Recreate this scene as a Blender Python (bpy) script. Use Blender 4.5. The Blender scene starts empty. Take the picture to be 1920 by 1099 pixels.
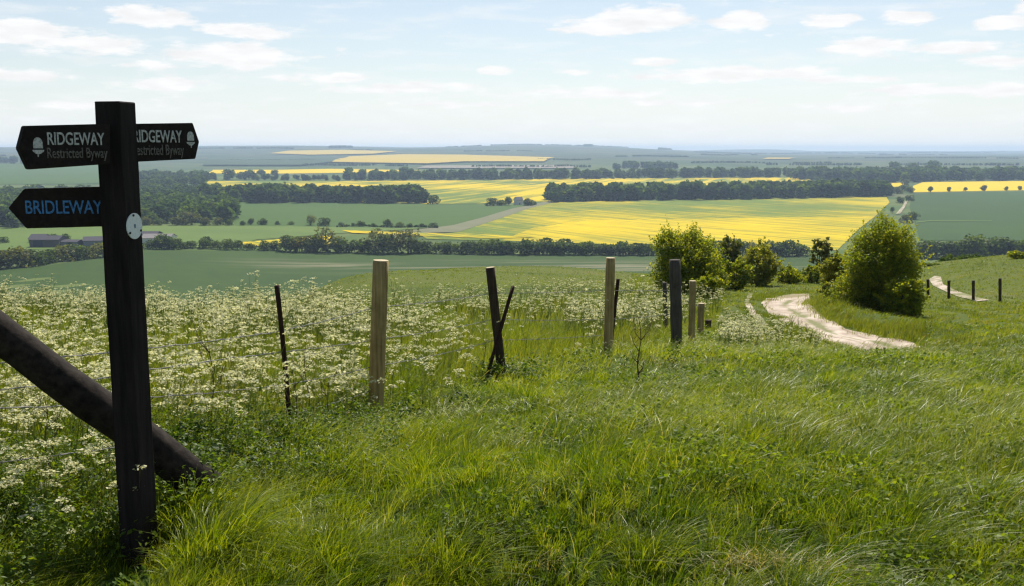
import bpy, bmesh, math, random
import numpy as np
from mathutils import Vector, Matrix

# ------------------------------------------------------------------ camera, sky, sun, exposure
scene = bpy.context.scene
F = 1874.0
EYE = 1.6
PITCH = math.radians(8.17)
R = math.radians

cam_data = bpy.data.cameras.new("camera")
cam_data.sensor_width = 36.0
cam_data.lens = 36.0 * F / 1920.0
cam_data.clip_start = 0.05
cam_data.clip_end = 60000
cam = bpy.data.objects.new("camera", cam_data)
scene.collection.objects.link(cam)
cam.location = (0, 0, EYE)
cam.rotation_euler = (math.pi / 2 - PITCH, 0, 0)
scene.camera = cam

SUN_EL, SUN_AZ = R(50), R(9)          # azimuth measured from +Y towards +X
world = bpy.data.worlds.new("World")
scene.world = world
world.use_nodes = True
wt = world.node_tree
wt.nodes.clear()

def wn(t, **kw):
    n = wt.nodes.new(t)
    for k, v in kw.items():
        setattr(n, k, v)
    return n

wout = wn('ShaderNodeOutputWorld')
bg = wn('ShaderNodeBackground')
bg.inputs['Strength'].default_value = 0.072
sky = wn('ShaderNodeTexSky', sky_type='NISHITA')
sky.sun_disc = False
sky.sun_elevation = SUN_EL
sky.sun_rotation = SUN_AZ
sky.altitude = 250
sky.air_density = 1.0
sky.dust_density = 0.6
sky.ozone_density = 1.5
tc = wn('ShaderNodeTexCoord')
sep = wn('ShaderNodeSeparateXYZ')
wt.links.new(tc.outputs['Generated'], sep.inputs[0])

def wmath(op, a, b=None, clamp=False):
    n = wn('ShaderNodeMath', operation=op)
    n.use_clamp = clamp
    for i, v in enumerate((a, b)):
        if v is None:
            continue
        if isinstance(v, (int, float)):
            n.inputs[i].default_value = v
        else:
            wt.links.new(v, n.inputs[i])
    return n.outputs[0]

az = wmath('ARCTAN2', sep.outputs[0], sep.outputs[1])
el = wmath('ARCSINE', sep.outputs[2])
comb = wn('ShaderNodeCombineXYZ')
wt.links.new(az, comb.inputs[0])
wt.links.new(el, comb.inputs[1])
# ragged edges: offset the lookup by noise
def wnoise(scale, sx, sy, detail=5.0, rough=0.6, off=0.0):
    m = wn('ShaderNodeMapping')
    m.inputs['Scale'].default_value = (sx, sy, 1)
    m.inputs['Location'].default_value = (off, off, 0)
    wt.links.new(comb.outputs[0], m.inputs[0])
    n = wn('ShaderNodeTexNoise')
    n.inputs['Scale'].default_value = scale
    n.inputs['Detail'].default_value = detail
    n.inputs['Roughness'].default_value = rough
    wt.links.new(m.outputs[0], n.inputs['Vector'])
    return n.outputs[0]

# cloud banks: centre and half sizes in the sky, radians
CLOUDS = [  # px, py, half width px, half height px, strength
    (60, 80, 110, 20, 1.0), (190, 98, 100, 18, .9), (300, 45, 75, 19, 1.0), (470, 66, 80, 15, 1.0),
    (455, 110, 130, 25, 1.0), (50, 155, 90, 15, .8), (290, 130, 60, 10, .6), (160, 112, 90, 12, .5),
    (320, 165, 110, 14, .75), (640, 150, 70, 12, .8), (760, 165, 180, 14, .75), (930, 132, 36, 9, .85),
    (1140, 52, 110, 18, 1.0), (1210, 35, 100, 22, 1.0), (1380, 45, 62, 20, 1.0), (1540, 50, 58, 13, 1.0),
    (1680, 50, 50, 13, 1.0), (1220, 118, 42, 9, .8), (1070, 136, 36, 8, .8), (1360, 142, 190, 15, .95),
    (1560, 155, 120, 9, .7), (1600, 98, 85, 18, .85), (1780, 106, 90, 13, .85), (1860, 68, 60, 12, .95),
    (1920, 40, 40, 14, .95), (1850, 130, 80, 10, .7), (1720, 178, 140, 12, .8), (1870, 178, 90, 14, .8),
    (1090, 175, 190, 13, .6), (1300, 195, 200, 10, .5), (500, 150, 150, 10, .4), (850, 195, 260, 10, .45),
    (130, 205, 240, 14, .4), (1540, 205, 160, 10, .5),
]
dens = None
for (cx, cy, hw, hh, st) in CLOUDS:
    caz = math.atan((cx - 960) / F)
    cel = math.atan((549.5 - cy) / F) - PITCH
    s = wn('ShaderNodeVectorMath', operation='SUBTRACT')
    wt.links.new(comb.outputs[0], s.inputs[0])
    s.inputs[1].default_value = (caz, cel, 0)
    m = wn('ShaderNodeVectorMath', operation='MULTIPLY')
    wt.links.new(s.outputs[0], m.inputs[0])
    m.inputs[1].default_value = (F / hw / 1.35, F / hh / 1.3, 0)
    l = wn('ShaderNodeVectorMath', operation='LENGTH')
    wt.links.new(m.outputs[0], l.inputs[0])
    v = wmath('MULTIPLY', wmath('SUBTRACT', 1.0, l.outputs['Value'], True), st)
    dens = v if dens is None else wmath('MAXIMUM', dens, v)
n1 = wnoise(1.0, 26, 90, 7.0, 0.62)
n2 = wnoise(1.0, 11, 70, 7.0, 0.6, 3.7)
d1 = wmath('ADD', wmath('MULTIPLY', dens, 1.25), wmath('MULTIPLY', wmath('SUBTRACT', n1, 0.5), 2.1))
d1 = wmath('SUBTRACT', d1, 0.24)
d1 = wmath('MULTIPLY', d1, 2.8, True)
# far broken cloud low down and thin veil
low = wmath('SUBTRACT', 1.0, wmath('MULTIPLY', el, 12.5), True)
d2 = wmath('MULTIPLY', wmath('SUBTRACT', wmath('ADD', n2, wmath('MULTIPLY', low, .10)), 0.50), 3.6, True)
d2 = wmath('MULTIPLY', d2, 0.55)
cl = wmath('MAXIMUM', wmath('MULTIPLY', d1, 0.92), d2)
low2 = wmath('SUBTRACT', 1.0, wmath('MULTIPLY', el, 2.6), True)
veil = wmath('ADD', wmath('MULTIPLY', wmath('POWER', low, 1.1), 0.42), wmath('MULTIPLY', low2, 0.52))
veil = wmath('ADD', veil, wmath('MULTIPLY', wmath('SUBTRACT', n2, .5), .3), True)
mixv = wn('ShaderNodeMix', data_type='RGBA')
wt.links.new(veil, mixv.inputs[0])
wt.links.new(sky.outputs[0], mixv.inputs[6])
mixv.inputs[7].default_value = (8.9, 9.4, 9.6, 1)
mixc = wn('ShaderNodeMix', data_type='RGBA')
wt.links.new(cl, mixc.inputs[0])
wt.links.new(mixv.outputs[2], mixc.inputs[6])
# cloud colour with faint grey undersides
ns = wnoise(1.0, 30, 120, 4.0, 0.5, 9.0)
shade = wmath('ADD', 0.80, wmath('MULTIPLY', ns, 0.36))
cc = wn('ShaderNodeMix', data_type='RGBA', blend_type='MULTIPLY')
cc.inputs[0].default_value = 1.0
CLOUD_V = 9.9
cc.inputs[6].default_value = (CLOUD_V, CLOUD_V * .99, CLOUD_V * .985, 1)
wt.links.new(shade, cc.inputs[7])
wt.links.new(cc.outputs[2], mixc.inputs[7])
wt.links.new(mixc.outputs[2], bg.inputs['Color'])
wt.links.new(bg.outputs[0], wout.inputs[0])

sun_d = bpy.data.lights.new("sun", 'SUN')
sun_d.energy = 5.0
sun_d.angle = R(0.53)
sun_d.color = (1.0, 0.94, 0.82)
sun = bpy.data.objects.new("sun", sun_d)
scene.collection.objects.link(sun)
sdir = Vector((math.sin(SUN_AZ) * math.cos(SUN_EL), math.cos(SUN_AZ) * math.cos(SUN_EL), math.sin(SUN_EL)))
sun.rotation_euler = sdir.to_track_quat('Z', 'Y').to_euler()

vs = scene.view_settings
vs.view_transform = 'Standard'
vs.look = 'None'
vs.exposure = 0.52
vs.gamma = 1.0
scene.display_settings.display_device = 'sRGB'
cy_ = scene.cycles
cy_.max_bounces = 7
cy_.diffuse_bounces = 3
cy_.glossy_bounces = 2
cy_.transmission_bounces = 5
cy_.transparent_max_bounces = 6
cy_.volume_bounces = 0
cy_.use_denoising = True
cy_.denoising_prefilter = 'ACCURATE'
cy_.denoising_input_passes = 'RGB_ALBEDO_NORMAL'
cy_.use_adaptive_sampling = False
cy_.adaptive_threshold = 0.012
cy_.sample_clamp_indirect = 2.5
cy_.filter_width = 1.3
cy_.caustics_reflective = False
cy_.caustics_refractive = False
cy_.blur_glossy = 1.0

# ------------------------------------------------------------------ projection helpers (photo pixel <-> place)
SP, CP = math.sin(PITCH), math.cos(PITCH)

def ut(px, py):
    """pixel -> (x/y, drop/y) of its line of sight"""
    a = (px - 960.0) / F
    b = (549.5 - py) / F
    dy = CP + SP * b
    dz = -SP + CP * b
    return a / dy, -dz / dy

def W(px, py, Y):
    u, t = ut(px, py)
    return Vector((u * Y, Y, EYE - t * Y))

# ------------------------------------------------------------------ terrain
PROF = [(3.2, 1.60), (4.2, 1.60), (5.5, 1.68), (7, 1.87), (10, 2.22), (13, 2.65), (20, 3.75), (30, 5.0), (45, 6.9),
        (70, 9.1), (100, 12.0), (135, 22), (200, 43), (290, 60), (380, 65.3), (480, 66), (800, 66), (1300, 66), (2000, 64.5),
        (2700, 60), (3600, 51), (5000, 37), (6500, 17), (8000, 1), (10000, 6), (14000, 20), (20000, 60)]
pl = np.log([p[0] for p in PROF]); pd = np.array([p[1] for p in PROF], float)
_h = np.diff(pl); _dl = np.diff(pd) / _h
_m = np.zeros(len(pd))
_m[0], _m[-1] = _dl[0], _dl[-1]
for i in range(1, len(pd) - 1):
    if _dl[i - 1] * _dl[i] > 0:
        w1, w2 = 2 * _h[i] + _h[i - 1], _h[i] + 2 * _h[i - 1]
        _m[i] = (w1 + w2) / (w1 / _dl[i - 1] + w2 / _dl[i])

def base_drop(L):
    L = np.clip(L, pl[0], pl[-1])
    k = np.clip(np.searchsorted(pl, L) - 1, 0, len(_h) - 1)
    s = (L - pl[k]) / _h[k]
    h00 = 2 * s**3 - 3 * s**2 + 1; h10 = s**3 - 2 * s**2 + s
    h01 = -2 * s**3 + 3 * s**2; h11 = s**3 - s**2
    return h00 * pd[k] + h10 * _h[k] * _m[k] + h01 * pd[k + 1] + h11 * _h[k] * _m[k + 1]

CTRL = [  # px, py, distance
    (250, 1062, 3.75), (370, 945, 4.1), (545, 815, 5.8), (704, 782, 7.0), (935, 702, 10.2), (1140, 670, 11.8), (1268, 660, 13.0),
    (1296, 650, 16.0), (1315, 628, 21.0),
    (960, 800, 6.6), (1500, 800, 6.6), (1900, 800, 6.5), (1500, 712, 9.5), (1900, 715, 9.0), (1700, 680, 13.0), (1910, 690, 12), (1500, 672, 13.5),
    (1700, 716, 18.0), (1800, 706, 17.5), (1910, 700, 16.5),
    (1650, 652, 24), (1800, 628, 25), (1910, 640, 21), (1900, 602, 29), (1800, 572, 42), (1740, 561, 50), (1875, 565, 50), (1910, 570, 45),
    (1780, 548, 58), (1850, 505, 72), (1915, 490, 78), (1770, 522, 72), (1730, 530, 70),
    (1640, 592, 36), (1430, 570, 40), (1500, 556, 46), (1560, 590, 36), (1540, 603, 31), (1600, 632, 26), (1720, 655, 21.5), (1620, 615, 30),
    (1400, 622, 26), (1300, 602, 28), (1200, 602, 27), (1200, 565, 36), (1050, 545, 45), (1400, 548, 50), (1500, 530, 62), (1600, 540, 60),
    (900, 502, 95), (1050, 500, 100), (1200, 514, 96), (1350, 525, 80), (750, 513, 88), (600, 541, 66), (690, 555, 47), (850, 545, 47),
    (300, 592, 30), (0, 584, 30), (100, 588, 30), (500, 577, 36), (400, 585, 33), (-250, 580, 30),
    (300, 700, 9.2), (0, 700, 9), (0, 850, 5.6), (-250, 700, 9), (300, 640, 16), (0, 640, 16), (600, 650, 15), (800, 602, 26), (-250, 640, 16),
    (0, 720, 60), (250, 720, 62), (450, 690, 70),      # falls away behind the left crest
    (1100, 580, 150), (700, 590, 150), (300, 640, 150), (1500, 590, 150), (1850, 575, 150),
    (0, 640, 250), (500, 630, 250), (1000, 620, 250), (1500, 620, 250), (1900, 620, 250),
    (0, 275.5, 8000), (400, 275, 8000), (600, 274.5, 8000), (740, 278, 8000), (850, 275.5, 8000), (980, 271.5, 8000), (1120, 274.5, 8000),
    (1220, 279, 8000), (1300, 284, 8000), (1420, 288.5, 8000), (1700, 290, 8000), (1920, 290, 8000),
    (0, 279, 12000), (600, 279, 12000), (960, 279, 12000), (1250, 284, 12000), (1450, 284.6, 12500), (1700, 284, 12500), (1920, 284.5, 12500),
    (1100, 289, 5200), (900, 289, 5200), (700, 291, 5000), (400, 293, 5000), (100, 290, 5000), (1400, 295, 5000), (1800, 297, 5000),
]
for D_ in (420, 700, 1100, 1700, 2400):
    for px_ in (-200, 500, 1000, 1500, 2100):
        u_, _t = ut(px_, 400)
        CTRL.append((px_, None, D_))
KU = 3.2
cu, cL, cr = [], [], []
for (px, py, D) in CTRL:
    if py is None:
        u, t = ut(px, 400)[0], base_drop(np.array([math.log(D)]))[0] / D
    else:
        u, t = ut(px, py)
    cu.append(u * KU); cL.append(math.log(D))
    cr.append(t - base_drop(np.array([math.log(D)]))[0] / D)
cu, cL, cr = map(np.array, (cu, cL, cr))

def tk(r2):
    return np.where(r2 > 1e-12, 0.5 * r2 * np.log(np.maximum(r2, 1e-12)), 0.0)

_n = len(cu)
_K = tk((cu[:, None] - cu[None]) ** 2 + (cL[:, None] - cL[None]) ** 2) + 2e-4 * np.eye(_n)
_Pm = np.stack([np.ones(_n), cu, cL], 1)
_A = np.zeros((_n + 3, _n + 3)); _A[:_n, :_n] = _K; _A[:_n, _n:] = _Pm; _A[_n:, :_n] = _Pm.T
_sol = np.linalg.solve(_A, np.concatenate([cr, np.zeros(3)]))

def resid(u, L):
    u = np.clip(u, -.66, .66) * KU
    L = np.clip(L, math.log(3.4), math.log(14000))
    out = _sol[_n] + _sol[_n + 1] * u + _sol[_n + 2] * L
    for i in range(_n):
        out = out + _sol[i] * tk((u - cu[i]) ** 2 + (L - cL[i]) ** 2)
    return out

def vnoise(x, y, seed=0):
    """smooth value noise in 0..1"""
    xi, yi = np.floor(x), np.floor(y)
    fx, fy = x - xi, y - yi
    fx = fx * fx * (3 - 2 * fx); fy = fy * fy * (3 - 2 * fy)
    def h(a, b):
        v = np.sin(a * 127.1 + b * 311.7 + seed * 74.7) * 43758.5453
        return v - np.floor(v)
    return (h(xi, yi) * (1 - fx) + h(xi + 1, yi) * fx) * (1 - fy) + (h(xi, yi + 1) * (1 - fx) + h(xi + 1, yi + 1) * fx) * fy

LIP = []          # (x, y) line of the raised verge beyond the lane
def ZZ(x, y):
    x = np.asarray(x, float); y = np.asarray(y, float)
    yy = np.maximum(y, 3.4)
    u = x / yy
    L = np.log(yy)
    res = resid(u, L)
    far = np.clip((np.abs(u) - .66) / 1.5, 0, 1)
    z = EYE - base_drop(L) - res * yy * (1 - far * .7)
    # rolling relief of the far downs
    fw = np.clip((yy - 3800) / 2500, 0, 1)
    z = z + fw * ((vnoise(x / 1500 + .4 * y / 1500, y / 1300, 11) - .5) * 14 + (vnoise(x / 700, y / 900, 12) - .5) * 8)
    for (yr, A, Lx, wd, sd) in ((3900, 15, 900, 230, 91), (5000, 22, 1300, 320, 92), (6400, 20, 1500, 420, 93), (10000, 45, 1900, 600, 94), (12600, 75, 1500, 600, 95)):
        z = z + A * (vnoise(x / Lx, x * 0 + .3, sd) * .75 + .25 * vnoise(x / Lx * 2.7, x * 0 + .7, sd + 5) - .45) * np.exp(-((y - yr - .08 * x) / wd) ** 2)
    # small lumps of the turf close by
    near = np.clip((60 - yy) / 50, 0, 1)
    z = z + near * ((vnoise(x * .9, y * .9, 3) - .5) * .20 + (vnoise(x * 2.3, y * 2.3, 5) - .5) * .045)
    if LIP:
        near_l = (yy > 15) & (yy < 62) & (np.abs(x - 10) < 22)
        if near_l.any():
            xs_l, ys_l = x[near_l], y[near_l]
            best = np.full(xs_l.shape, 1e9)
            for (ax, ay), (bx, by) in zip(LIP, LIP[1:]):
                dx, dy = bx - ax, by - ay
                tt = np.clip(((xs_l - ax) * dx + (ys_l - ay) * dy) / (dx * dx + dy * dy), 0, 1)
                best = np.minimum(best, np.hypot(xs_l - ax - dx * tt, ys_l - ay - dy * tt))
            zl = z[near_l] + .34 * np.exp(-(best / .95) ** 2) * (.7 + .6 * vnoise(xs_l * .6, ys_l * .6, 71))
            z = z.copy(); z[near_l] = zl
    return z

def Z(x, y):
    return float(ZZ(np.array([x]), np.array([y]))[0])

def P(px, py, dmin=3.4, dmax=13000, off=0.0):
    """where the line of sight through a pixel meets the ground, past dmin"""
    u, t = ut(px, py)
    D = np.exp(np.linspace(math.log(dmin), math.log(dmax), 700))
    z = ZZ(u * D, D)
    below = (EYE - t * D) <= z
    if below[0]:
        d = dmin
    elif not below.any():
        d = dmax
    else:
        k = int(np.argmax(below))
        lo, hi = D[k - 1], D[k]
        for _ in range(12):
            mid = (lo + hi) / 2
            if EYE - t * mid <= Z(u * mid, mid):
                hi = mid
            else:
                lo = mid
        d = hi
    x = u * d
    return Vector((x, d, Z(x, d) + off))

_lp = [P(a, b_, 17, 80) for a, b_ in [(1535, 566), (1552, 590), (1600, 610), (1650, 622), (1705, 634), (1745, 640)]]
LIP = [(p.x + .6, p.y + 1.35) for p in _lp]

# ------------------------------------------------------------------ object helpers
COL = scene.collection

def link(o):
    COL.objects.link(o)
    return o

def tag(o, label=None, cat=None, group=None, kind=None):
    if label: o['label'] = label
    if cat: o['category'] = cat
    if group: o['group'] = group
    if kind: o['kind'] = kind
    return o

def mesh_np(name, verts, faces, mat, nside=4, attr=None, smooth=False):
    """verts (N,3); faces (M,nside)"""
    me = bpy.data.meshes.new(name)
    verts = np.ascontiguousarray(verts, np.float32).reshape(-1, 3)
    faces = np.ascontiguousarray(faces, np.int32).reshape(-1, nside)
    me.vertices.add(len(verts)); me.vertices.foreach_set('co', verts.ravel())
    me.loops.add(faces.size); me.loops.foreach_set('vertex_index', faces.ravel())
    me.polygons.add(len(faces))
    me.polygons.foreach_set('loop_start', np.arange(len(faces), dtype=np.int32) * nside)
    me.polygons.foreach_set('use_smooth', np.full(len(faces), smooth, dtype=bool))
    me.update(calc_edges=True)
    if attr is not None:
        a = me.attributes.new('var', 'FLOAT', 'POINT')
        a.data.foreach_set('value', np.ascontiguousarray(attr, np.float32))
    me.materials.append(mat)
    return me

def obj(name, me, parent=None, loc=(0, 0, 0), rot=(0, 0, 0)):
    o = bpy.data.objects.new(name, me)
    link(o)
    o.location = loc; o.rotation_euler = rot
    if parent: o.parent = parent
    return o

def empty(name, loc, rz=0):
    o = bpy.data.objects.new(name, None)
    link(o)
    o.empty_display_size = .2
    o.location = loc; o.rotation_euler = (0, 0, rz)
    return o

def bm_obj(name, bm, mat, parent=None, smooth=False, loc=(0, 0, 0), rot=(0, 0, 0)):
    me = bpy.data.meshes.new(name)
    bm.normal_update()
    bm.to_mesh(me); bm.free()
    me.materials.append(mat)
    if smooth:
        for p in me.polygons: p.use_smooth = True
    return obj(name, me, parent, loc, rot)

# ------------------------------------------------------------------ materials
def new_mat(name):
    m = bpy.data.materials.new(name)
    m.use_nodes = True
    nt = m.node_tree
    nt.nodes.clear()
    out = nt.nodes.new('ShaderNodeOutputMaterial')
    return m, nt, out

class NB:
    def __init__(s, nt): s.nt = nt
    def n(s, t, **kw):
        x = s.nt.nodes.new(t)
        for k, v in kw.items(): setattr(x, k, v)
        return x
    def l(s, a, b): s.nt.links.new(a, b)
    def coord(s, scale=(1, 1, 1), rot=0, kind='Object'):
        t = s.n('ShaderNodeTexCoord'); m = s.n('ShaderNodeMapping')
        # rotate first, then scale
        m1 = s.n('ShaderNodeMapping'); m1.inputs['Rotation'].default_value = (0, 0, rot)
        s.l(t.outputs[kind], m1.inputs[0]); s.l(m1.outputs[0], m.inputs[0])
        m.inputs['Scale'].default_value = scale
        return m.outputs[0]
    def noise(s, vec, scale=1, detail=4, rough=.55, dist=0):
        x = s.n('ShaderNodeTexNoise')
        x.inputs['Scale'].default_value = scale; x.inputs['Detail'].default_value = detail
        x.inputs['Roughness'].default_value = rough; x.inputs['Distortion'].default_value = dist
        s.l(vec, x.inputs['Vector'])
        return x.outputs[0]
    def ramp(s, fac, stops, interp='LINEAR'):
        x = s.n('ShaderNodeValToRGB'); x.color_ramp.interpolation = interp
        e = x.color_ramp.elements
        while len(e) < len(stops): e.new(.5)
        for i, (p, c) in enumerate(stops):
            e[i].position = p; e[i].color = (*c, 1) if len(c) == 3 else c
        s.l(fac, x.inputs[0])
        return x.outputs[0]
    def mix(s, fac, a, b, blend='MIX'):
        x = s.n('ShaderNodeMix', data_type='RGBA', blend_type=blend)
        for i, v in ((0, fac), (6, a), (7, b)):
            if isinstance(v, (int, float)): x.inputs[i].default_value = v
            elif isinstance(v, tuple): x.inputs[i].default_value = (*v, 1)
            else: s.l(v, x.inputs[i])
        return x.outputs[2]
    def math(s, op, a, b=0, clamp=False):
        x = s.n('ShaderNodeMath', operation=op); x.use_clamp = clamp
        for i, v in enumerate((a, b)):
            if isinstance(v, (int, float)): x.inputs[i].default_value = v
            else: s.l(v, x.inputs[i])
        return x.outputs[0]
    def principled(s, color, rough=.8, spec=.2, bump=None, bump_s=.3, bump_d=.02):
        x = s.n('ShaderNodeBsdfPrincipled')
        if isinstance(color, tuple): x.inputs['Base Color'].default_value = (*color, 1)
        else: s.l(color, x.inputs['Base Color'])
        x.inputs['Roughness'].default_value = rough
        x.inputs['Specular IOR Level'].default_value = spec
        if bump is not None:
            b = s.n('ShaderNodeBump'); b.inputs['Strength'].default_value = bump_s
            b.inputs['Distance'].default_value = bump_d
            s.l(bump, b.inputs['Height']); s.l(b.outputs[0], x.inputs['Normal'])
        return x

def leaf_mat(name, stops, trans=.45, rough=.5, spec=.3, patch=None, patch_scale=.5, tint=(1.35, 1.25, .55)):
    """leaf / blade material; colour varies by the per-piece attribute 'var'"""
    m, nt, out = new_mat(name); b = NB(nt)
    a = b.n('ShaderNodeAttribute', attribute_name='var')
    col = b.ramp(a.outputs['Fac'], stops)
    if patch:
        nz = b.noise(b.coord(), patch_scale, 3, .6)
        f = b.math('MULTIPLY', b.math('SUBTRACT', nz, .45), 4, True)
        col = b.mix(b.math('MULTIPLY', f, .75), col, patch)
    pr = b.principled(col, rough, spec)
    tr = b.n('ShaderNodeBsdfTranslucent')
    b.l(b.mix(1.0, col, tint, 'MULTIPLY'), tr.inputs[0])
    mx = b.n('ShaderNodeMixShader'); mx.inputs[0].default_value = trans
    b.l(pr.outputs[0], mx.inputs[1]); b.l(tr.outputs[0], mx.inputs[2])
    b.l(mx.outputs[0], out.inputs[0])
    return m

def flat_field(name, base, var, scale=(.004, .02, 1), rot=0.3, extra=None):
    m, nt, out = new_mat(name); b = NB(nt)
    nz = b.noise(b.coord(scale, rot), 1, 5, .6)
    col = b.ramp(nz, [(.35, base), (.68, var)])
    fine = b.noise(b.coord((.15, .15, .15)), 1, 4, .7)
    col = b.mix(b.math('MULTIPLY', fine, .35), col, tuple(c * .6 for c in base))
    if extra: col = extra(b, col)
    pr = b.principled(col, .9, .1)
    b.l(pr.outputs[0], out.inputs[0])
    return m

# ground: turf, darker under the long grass, olive and mottled further off
m_ground, nt, out = new_mat('turf'); b = NB(nt)
c0 = b.coord()
nA = b.noise(c0, .5, 6, .65)
colA = b.ramp(nA, [(.3, (.022, .045, .008)), (.5, (.045, .075, .012)), (.72, (.085, .105, .022))])
nB = b.noise(b.coord((.05, .12, .1)), 1, 6, .65)
colB = b.ramp(nB, [(.3, (.05, .075, .014)), (.5, (.085, .11, .018)), (.62, (.105, .115, .03)), (.78, (.13, .12, .045))])
sepg = b.n('ShaderNodeSeparateXYZ'); b.l(c0, sepg.inputs[0])
farf = b.math('MULTIPLY', b.math('SUBTRACT', sepg.outputs[1], 12), .04, True)
col = b.mix(farf, colA, colB)
nD = b.noise(b.coord((.0022, .0022, .001)), 1, 5, .6)
colC = b.ramp(nD, [(.34, (.035, .06, .02)), (.42, (.06, .11, .025)), (.5, (.11, .14, .04)), (.56, (.045, .085, .025)), (.66, (.15, .14, .07))])
ff = b.math('MULTIPLY', b.math('SUBTRACT', sepg.outputs[1], 2600), .0006, True)
nE = b.noise(b.coord((.0011, .0022, .001), .3), 1, 3, .5)
colF = b.ramp(nE, [(.36, (.018, .040, .018)), (.44, (.035, .065, .022)), (.50, (.070, .085, .030)), (.55, (.022, .046, .020)), (.64, (.095, .095, .045))])
colC = b.mix(ff, colC, colF)
vf = b.math('MULTIPLY', b.math('SUBTRACT', sepg.outputs[1], 260), .01, True)
col = b.mix(vf, col, colC)
pr = b.principled(col, .95, .08, bump=b.noise(c0, 3, 5, .7), bump_s=.6, bump_d=.08)
b.l(pr.outputs[0], out.inputs[0])

# chalk track
m_chalk, nt, out = new_mat('chalk'); b = NB(nt)
nz = b.noise(b.coord((1.0, .45, 1), .5), 1.1, 9, .72)
col = b.ramp(nz, [(.28, (.20, .15, .105)), (.44, (.38, .31, .25)), (.60, (.54, .46, .385)), (.8, (.66, .585, .50))])
nz2 = b.noise(b.coord((.5, .18, 1), .55), 1.0, 5, .6)
ac = b.n('ShaderNodeAttribute', attribute_name='across')
mid = b.math('SUBTRACT', 1, b.math('MULTIPLY', b.math('ABSOLUTE', ac.outputs['Fac']), 4.0), True)
gr = b.math('MULTIPLY', b.math('SUBTRACT', b.math('ADD', nz2, b.math('MULTIPLY', mid, .22)), .66), 9, True)
rutd = b.math('ABSOLUTE', b.math('SUBTRACT', b.math('ABSOLUTE', ac.outputs['Fac']), .42))
rut = b.math('SUBTRACT', 1, b.math('MULTIPLY', rutd, 12.0), True)
rutn = b.noise(b.coord((.6, .25, 1), .5), 1.0, 4, .6)
rut = b.math('MULTIPLY', rut, b.math('MULTIPLY', b.math('SUBTRACT', rutn, .40), 5, True))
col = b.mix(b.math('MULTIPLY', rut, .85), col, (.22, .16, .115))
edge = b.math('MULTIPLY', b.math('SUBTRACT', b.math('ADD', b.math('ABSOLUTE', ac.outputs['Fac']), b.math('MULTIPLY', nz, .5)), 1.05), 4, True)
col = b.mix(b.math('MULTIPLY', edge, .8), col, (.20, .17, .08))
col = b.mix(b.math('MULTIPLY', gr, .8), col, (.13, .15, .04))
pr = b.principled(col, .95, .1, bump=b.noise(b.coord(), 5, 8, .75), bump_s=.7, bump_d=.06)
b.l(pr.outputs[0], out.inputs[0])

YEL = (.66, .475, .004)
def rape_mat(name, rot, along, across, thr, green=(.10, .145, .025), contrast=7, band=None, seed=0):
    m, nt, out = new_mat(name); b = NB(nt)
    s = b.noise(b.coord((1 / across, 1 / along, .01), rot), 1, 7, .68)
    p = b.noise(b.coord((.006, .004, .01), .2 + seed), 1, 3, .5)
    f = b.math('ADD', b.math('MULTIPLY', s, .75), b.math('MULTIPLY', p, .5))
    f = b.math('MULTIPLY', b.math('SUBTRACT', f, thr), contrast, True)
    if band:                       # farther than this line the crop is thin
        sp = b.n('ShaderNodeSeparateXYZ'); b.l(b.coord(), sp.inputs[0])
        # signed distance from the line n.(x,y) = d
        dd = b.math('SUBTRACT', b.math('ADD', b.math('MULTIPLY', sp.outputs[0], band[0]), b.math('MULTIPLY', sp.outputs[1], band[1])), band[2])
        full = b.math('MULTIPLY', b.math('SUBTRACT', 0, dd), .05, True)
        s2 = b.noise(b.coord((1 / 9., 1 / 160., .01), rot - .25), 1, 4, .5)
        f2 = b.math('MULTIPLY', b.math('SUBTRACT', s2, .33), 9, True)
        f = b.math('MAXIMUM', f, b.math('MULTIPLY', full, f2))
    fine = b.noise(b.coord((.05, .05, .05)), 1, 4, .7)
    y = b.ramp(fine, [(.3, (.54, .385, .004)), (.7, YEL)])
    g = b.ramp(fine, [(.3, green), (.7, tuple(c * 1.35 for c in green))])
    pr = b.principled(b.mix(f, g, y), .9, .05)
    b.l(pr.outputs[0], out.inputs[0])
    return m

def dark_wood(name, c1, c2, scale=(40, 40, 3), rough=.8, spec=.10):
    m, nt, out = new_mat(name); b = NB(nt)
    v = b.coord(scale)
    nz = b.noise(v, 1, 6, .65)
    blot = b.noise(b.coord((4, 4, 4)), 1, 5, .6)
    col = b.ramp(nz, [(.3, c1), (.72, c2)])
    col = b.mix(b.math('MULTIPLY', b.math('SUBTRACT', blot, .45), 2, True), col, tuple(x * .55 for x in c1))
    pr = b.principled(col, rough, spec, bump=nz, bump_s=.55, bump_d=.006)
    b.l(pr.outputs[0], out.inputs[0])
    return m

m_post = dark_wood('stained_timber', (.009, .007, .007), (.034, .026, .024))
m_board = dark_wood('board_timber', (.014, .011, .010), (.034, .026, .022), (50, 50, 50))
m_strut = dark_wood('weathered_strut', (.007, .005, .0045), (.052, .040, .032), (26, 26, 26))
m_tan = dark_wood('new_timber', (.19, .125, .05), (.50, .385, .17), (55, 55, 2.2), .8)
m_old = dark_wood('grey_timber', (.05, .044, .036), (.115, .10, .082), (60, 60, 2.4), .85)
m_brown = dark_wood('brown_timber', (.03, .02, .013), (.085, .058, .036), (50, 50, 2.5), .85)
m_end = dark_wood('sawn_end', (.42, .34, .22), (.62, .52, .36), (30, 30, 30), .8)
m_rust = dark_wood('rusty_iron', (.022, .012, .009), (.06, .028, .018), (60, 60, 20), .75)
m_stemdry = dark_wood('dry_stem', (.055, .038, .022), (.13, .095, .05), (60, 60, 8), .85)

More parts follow.
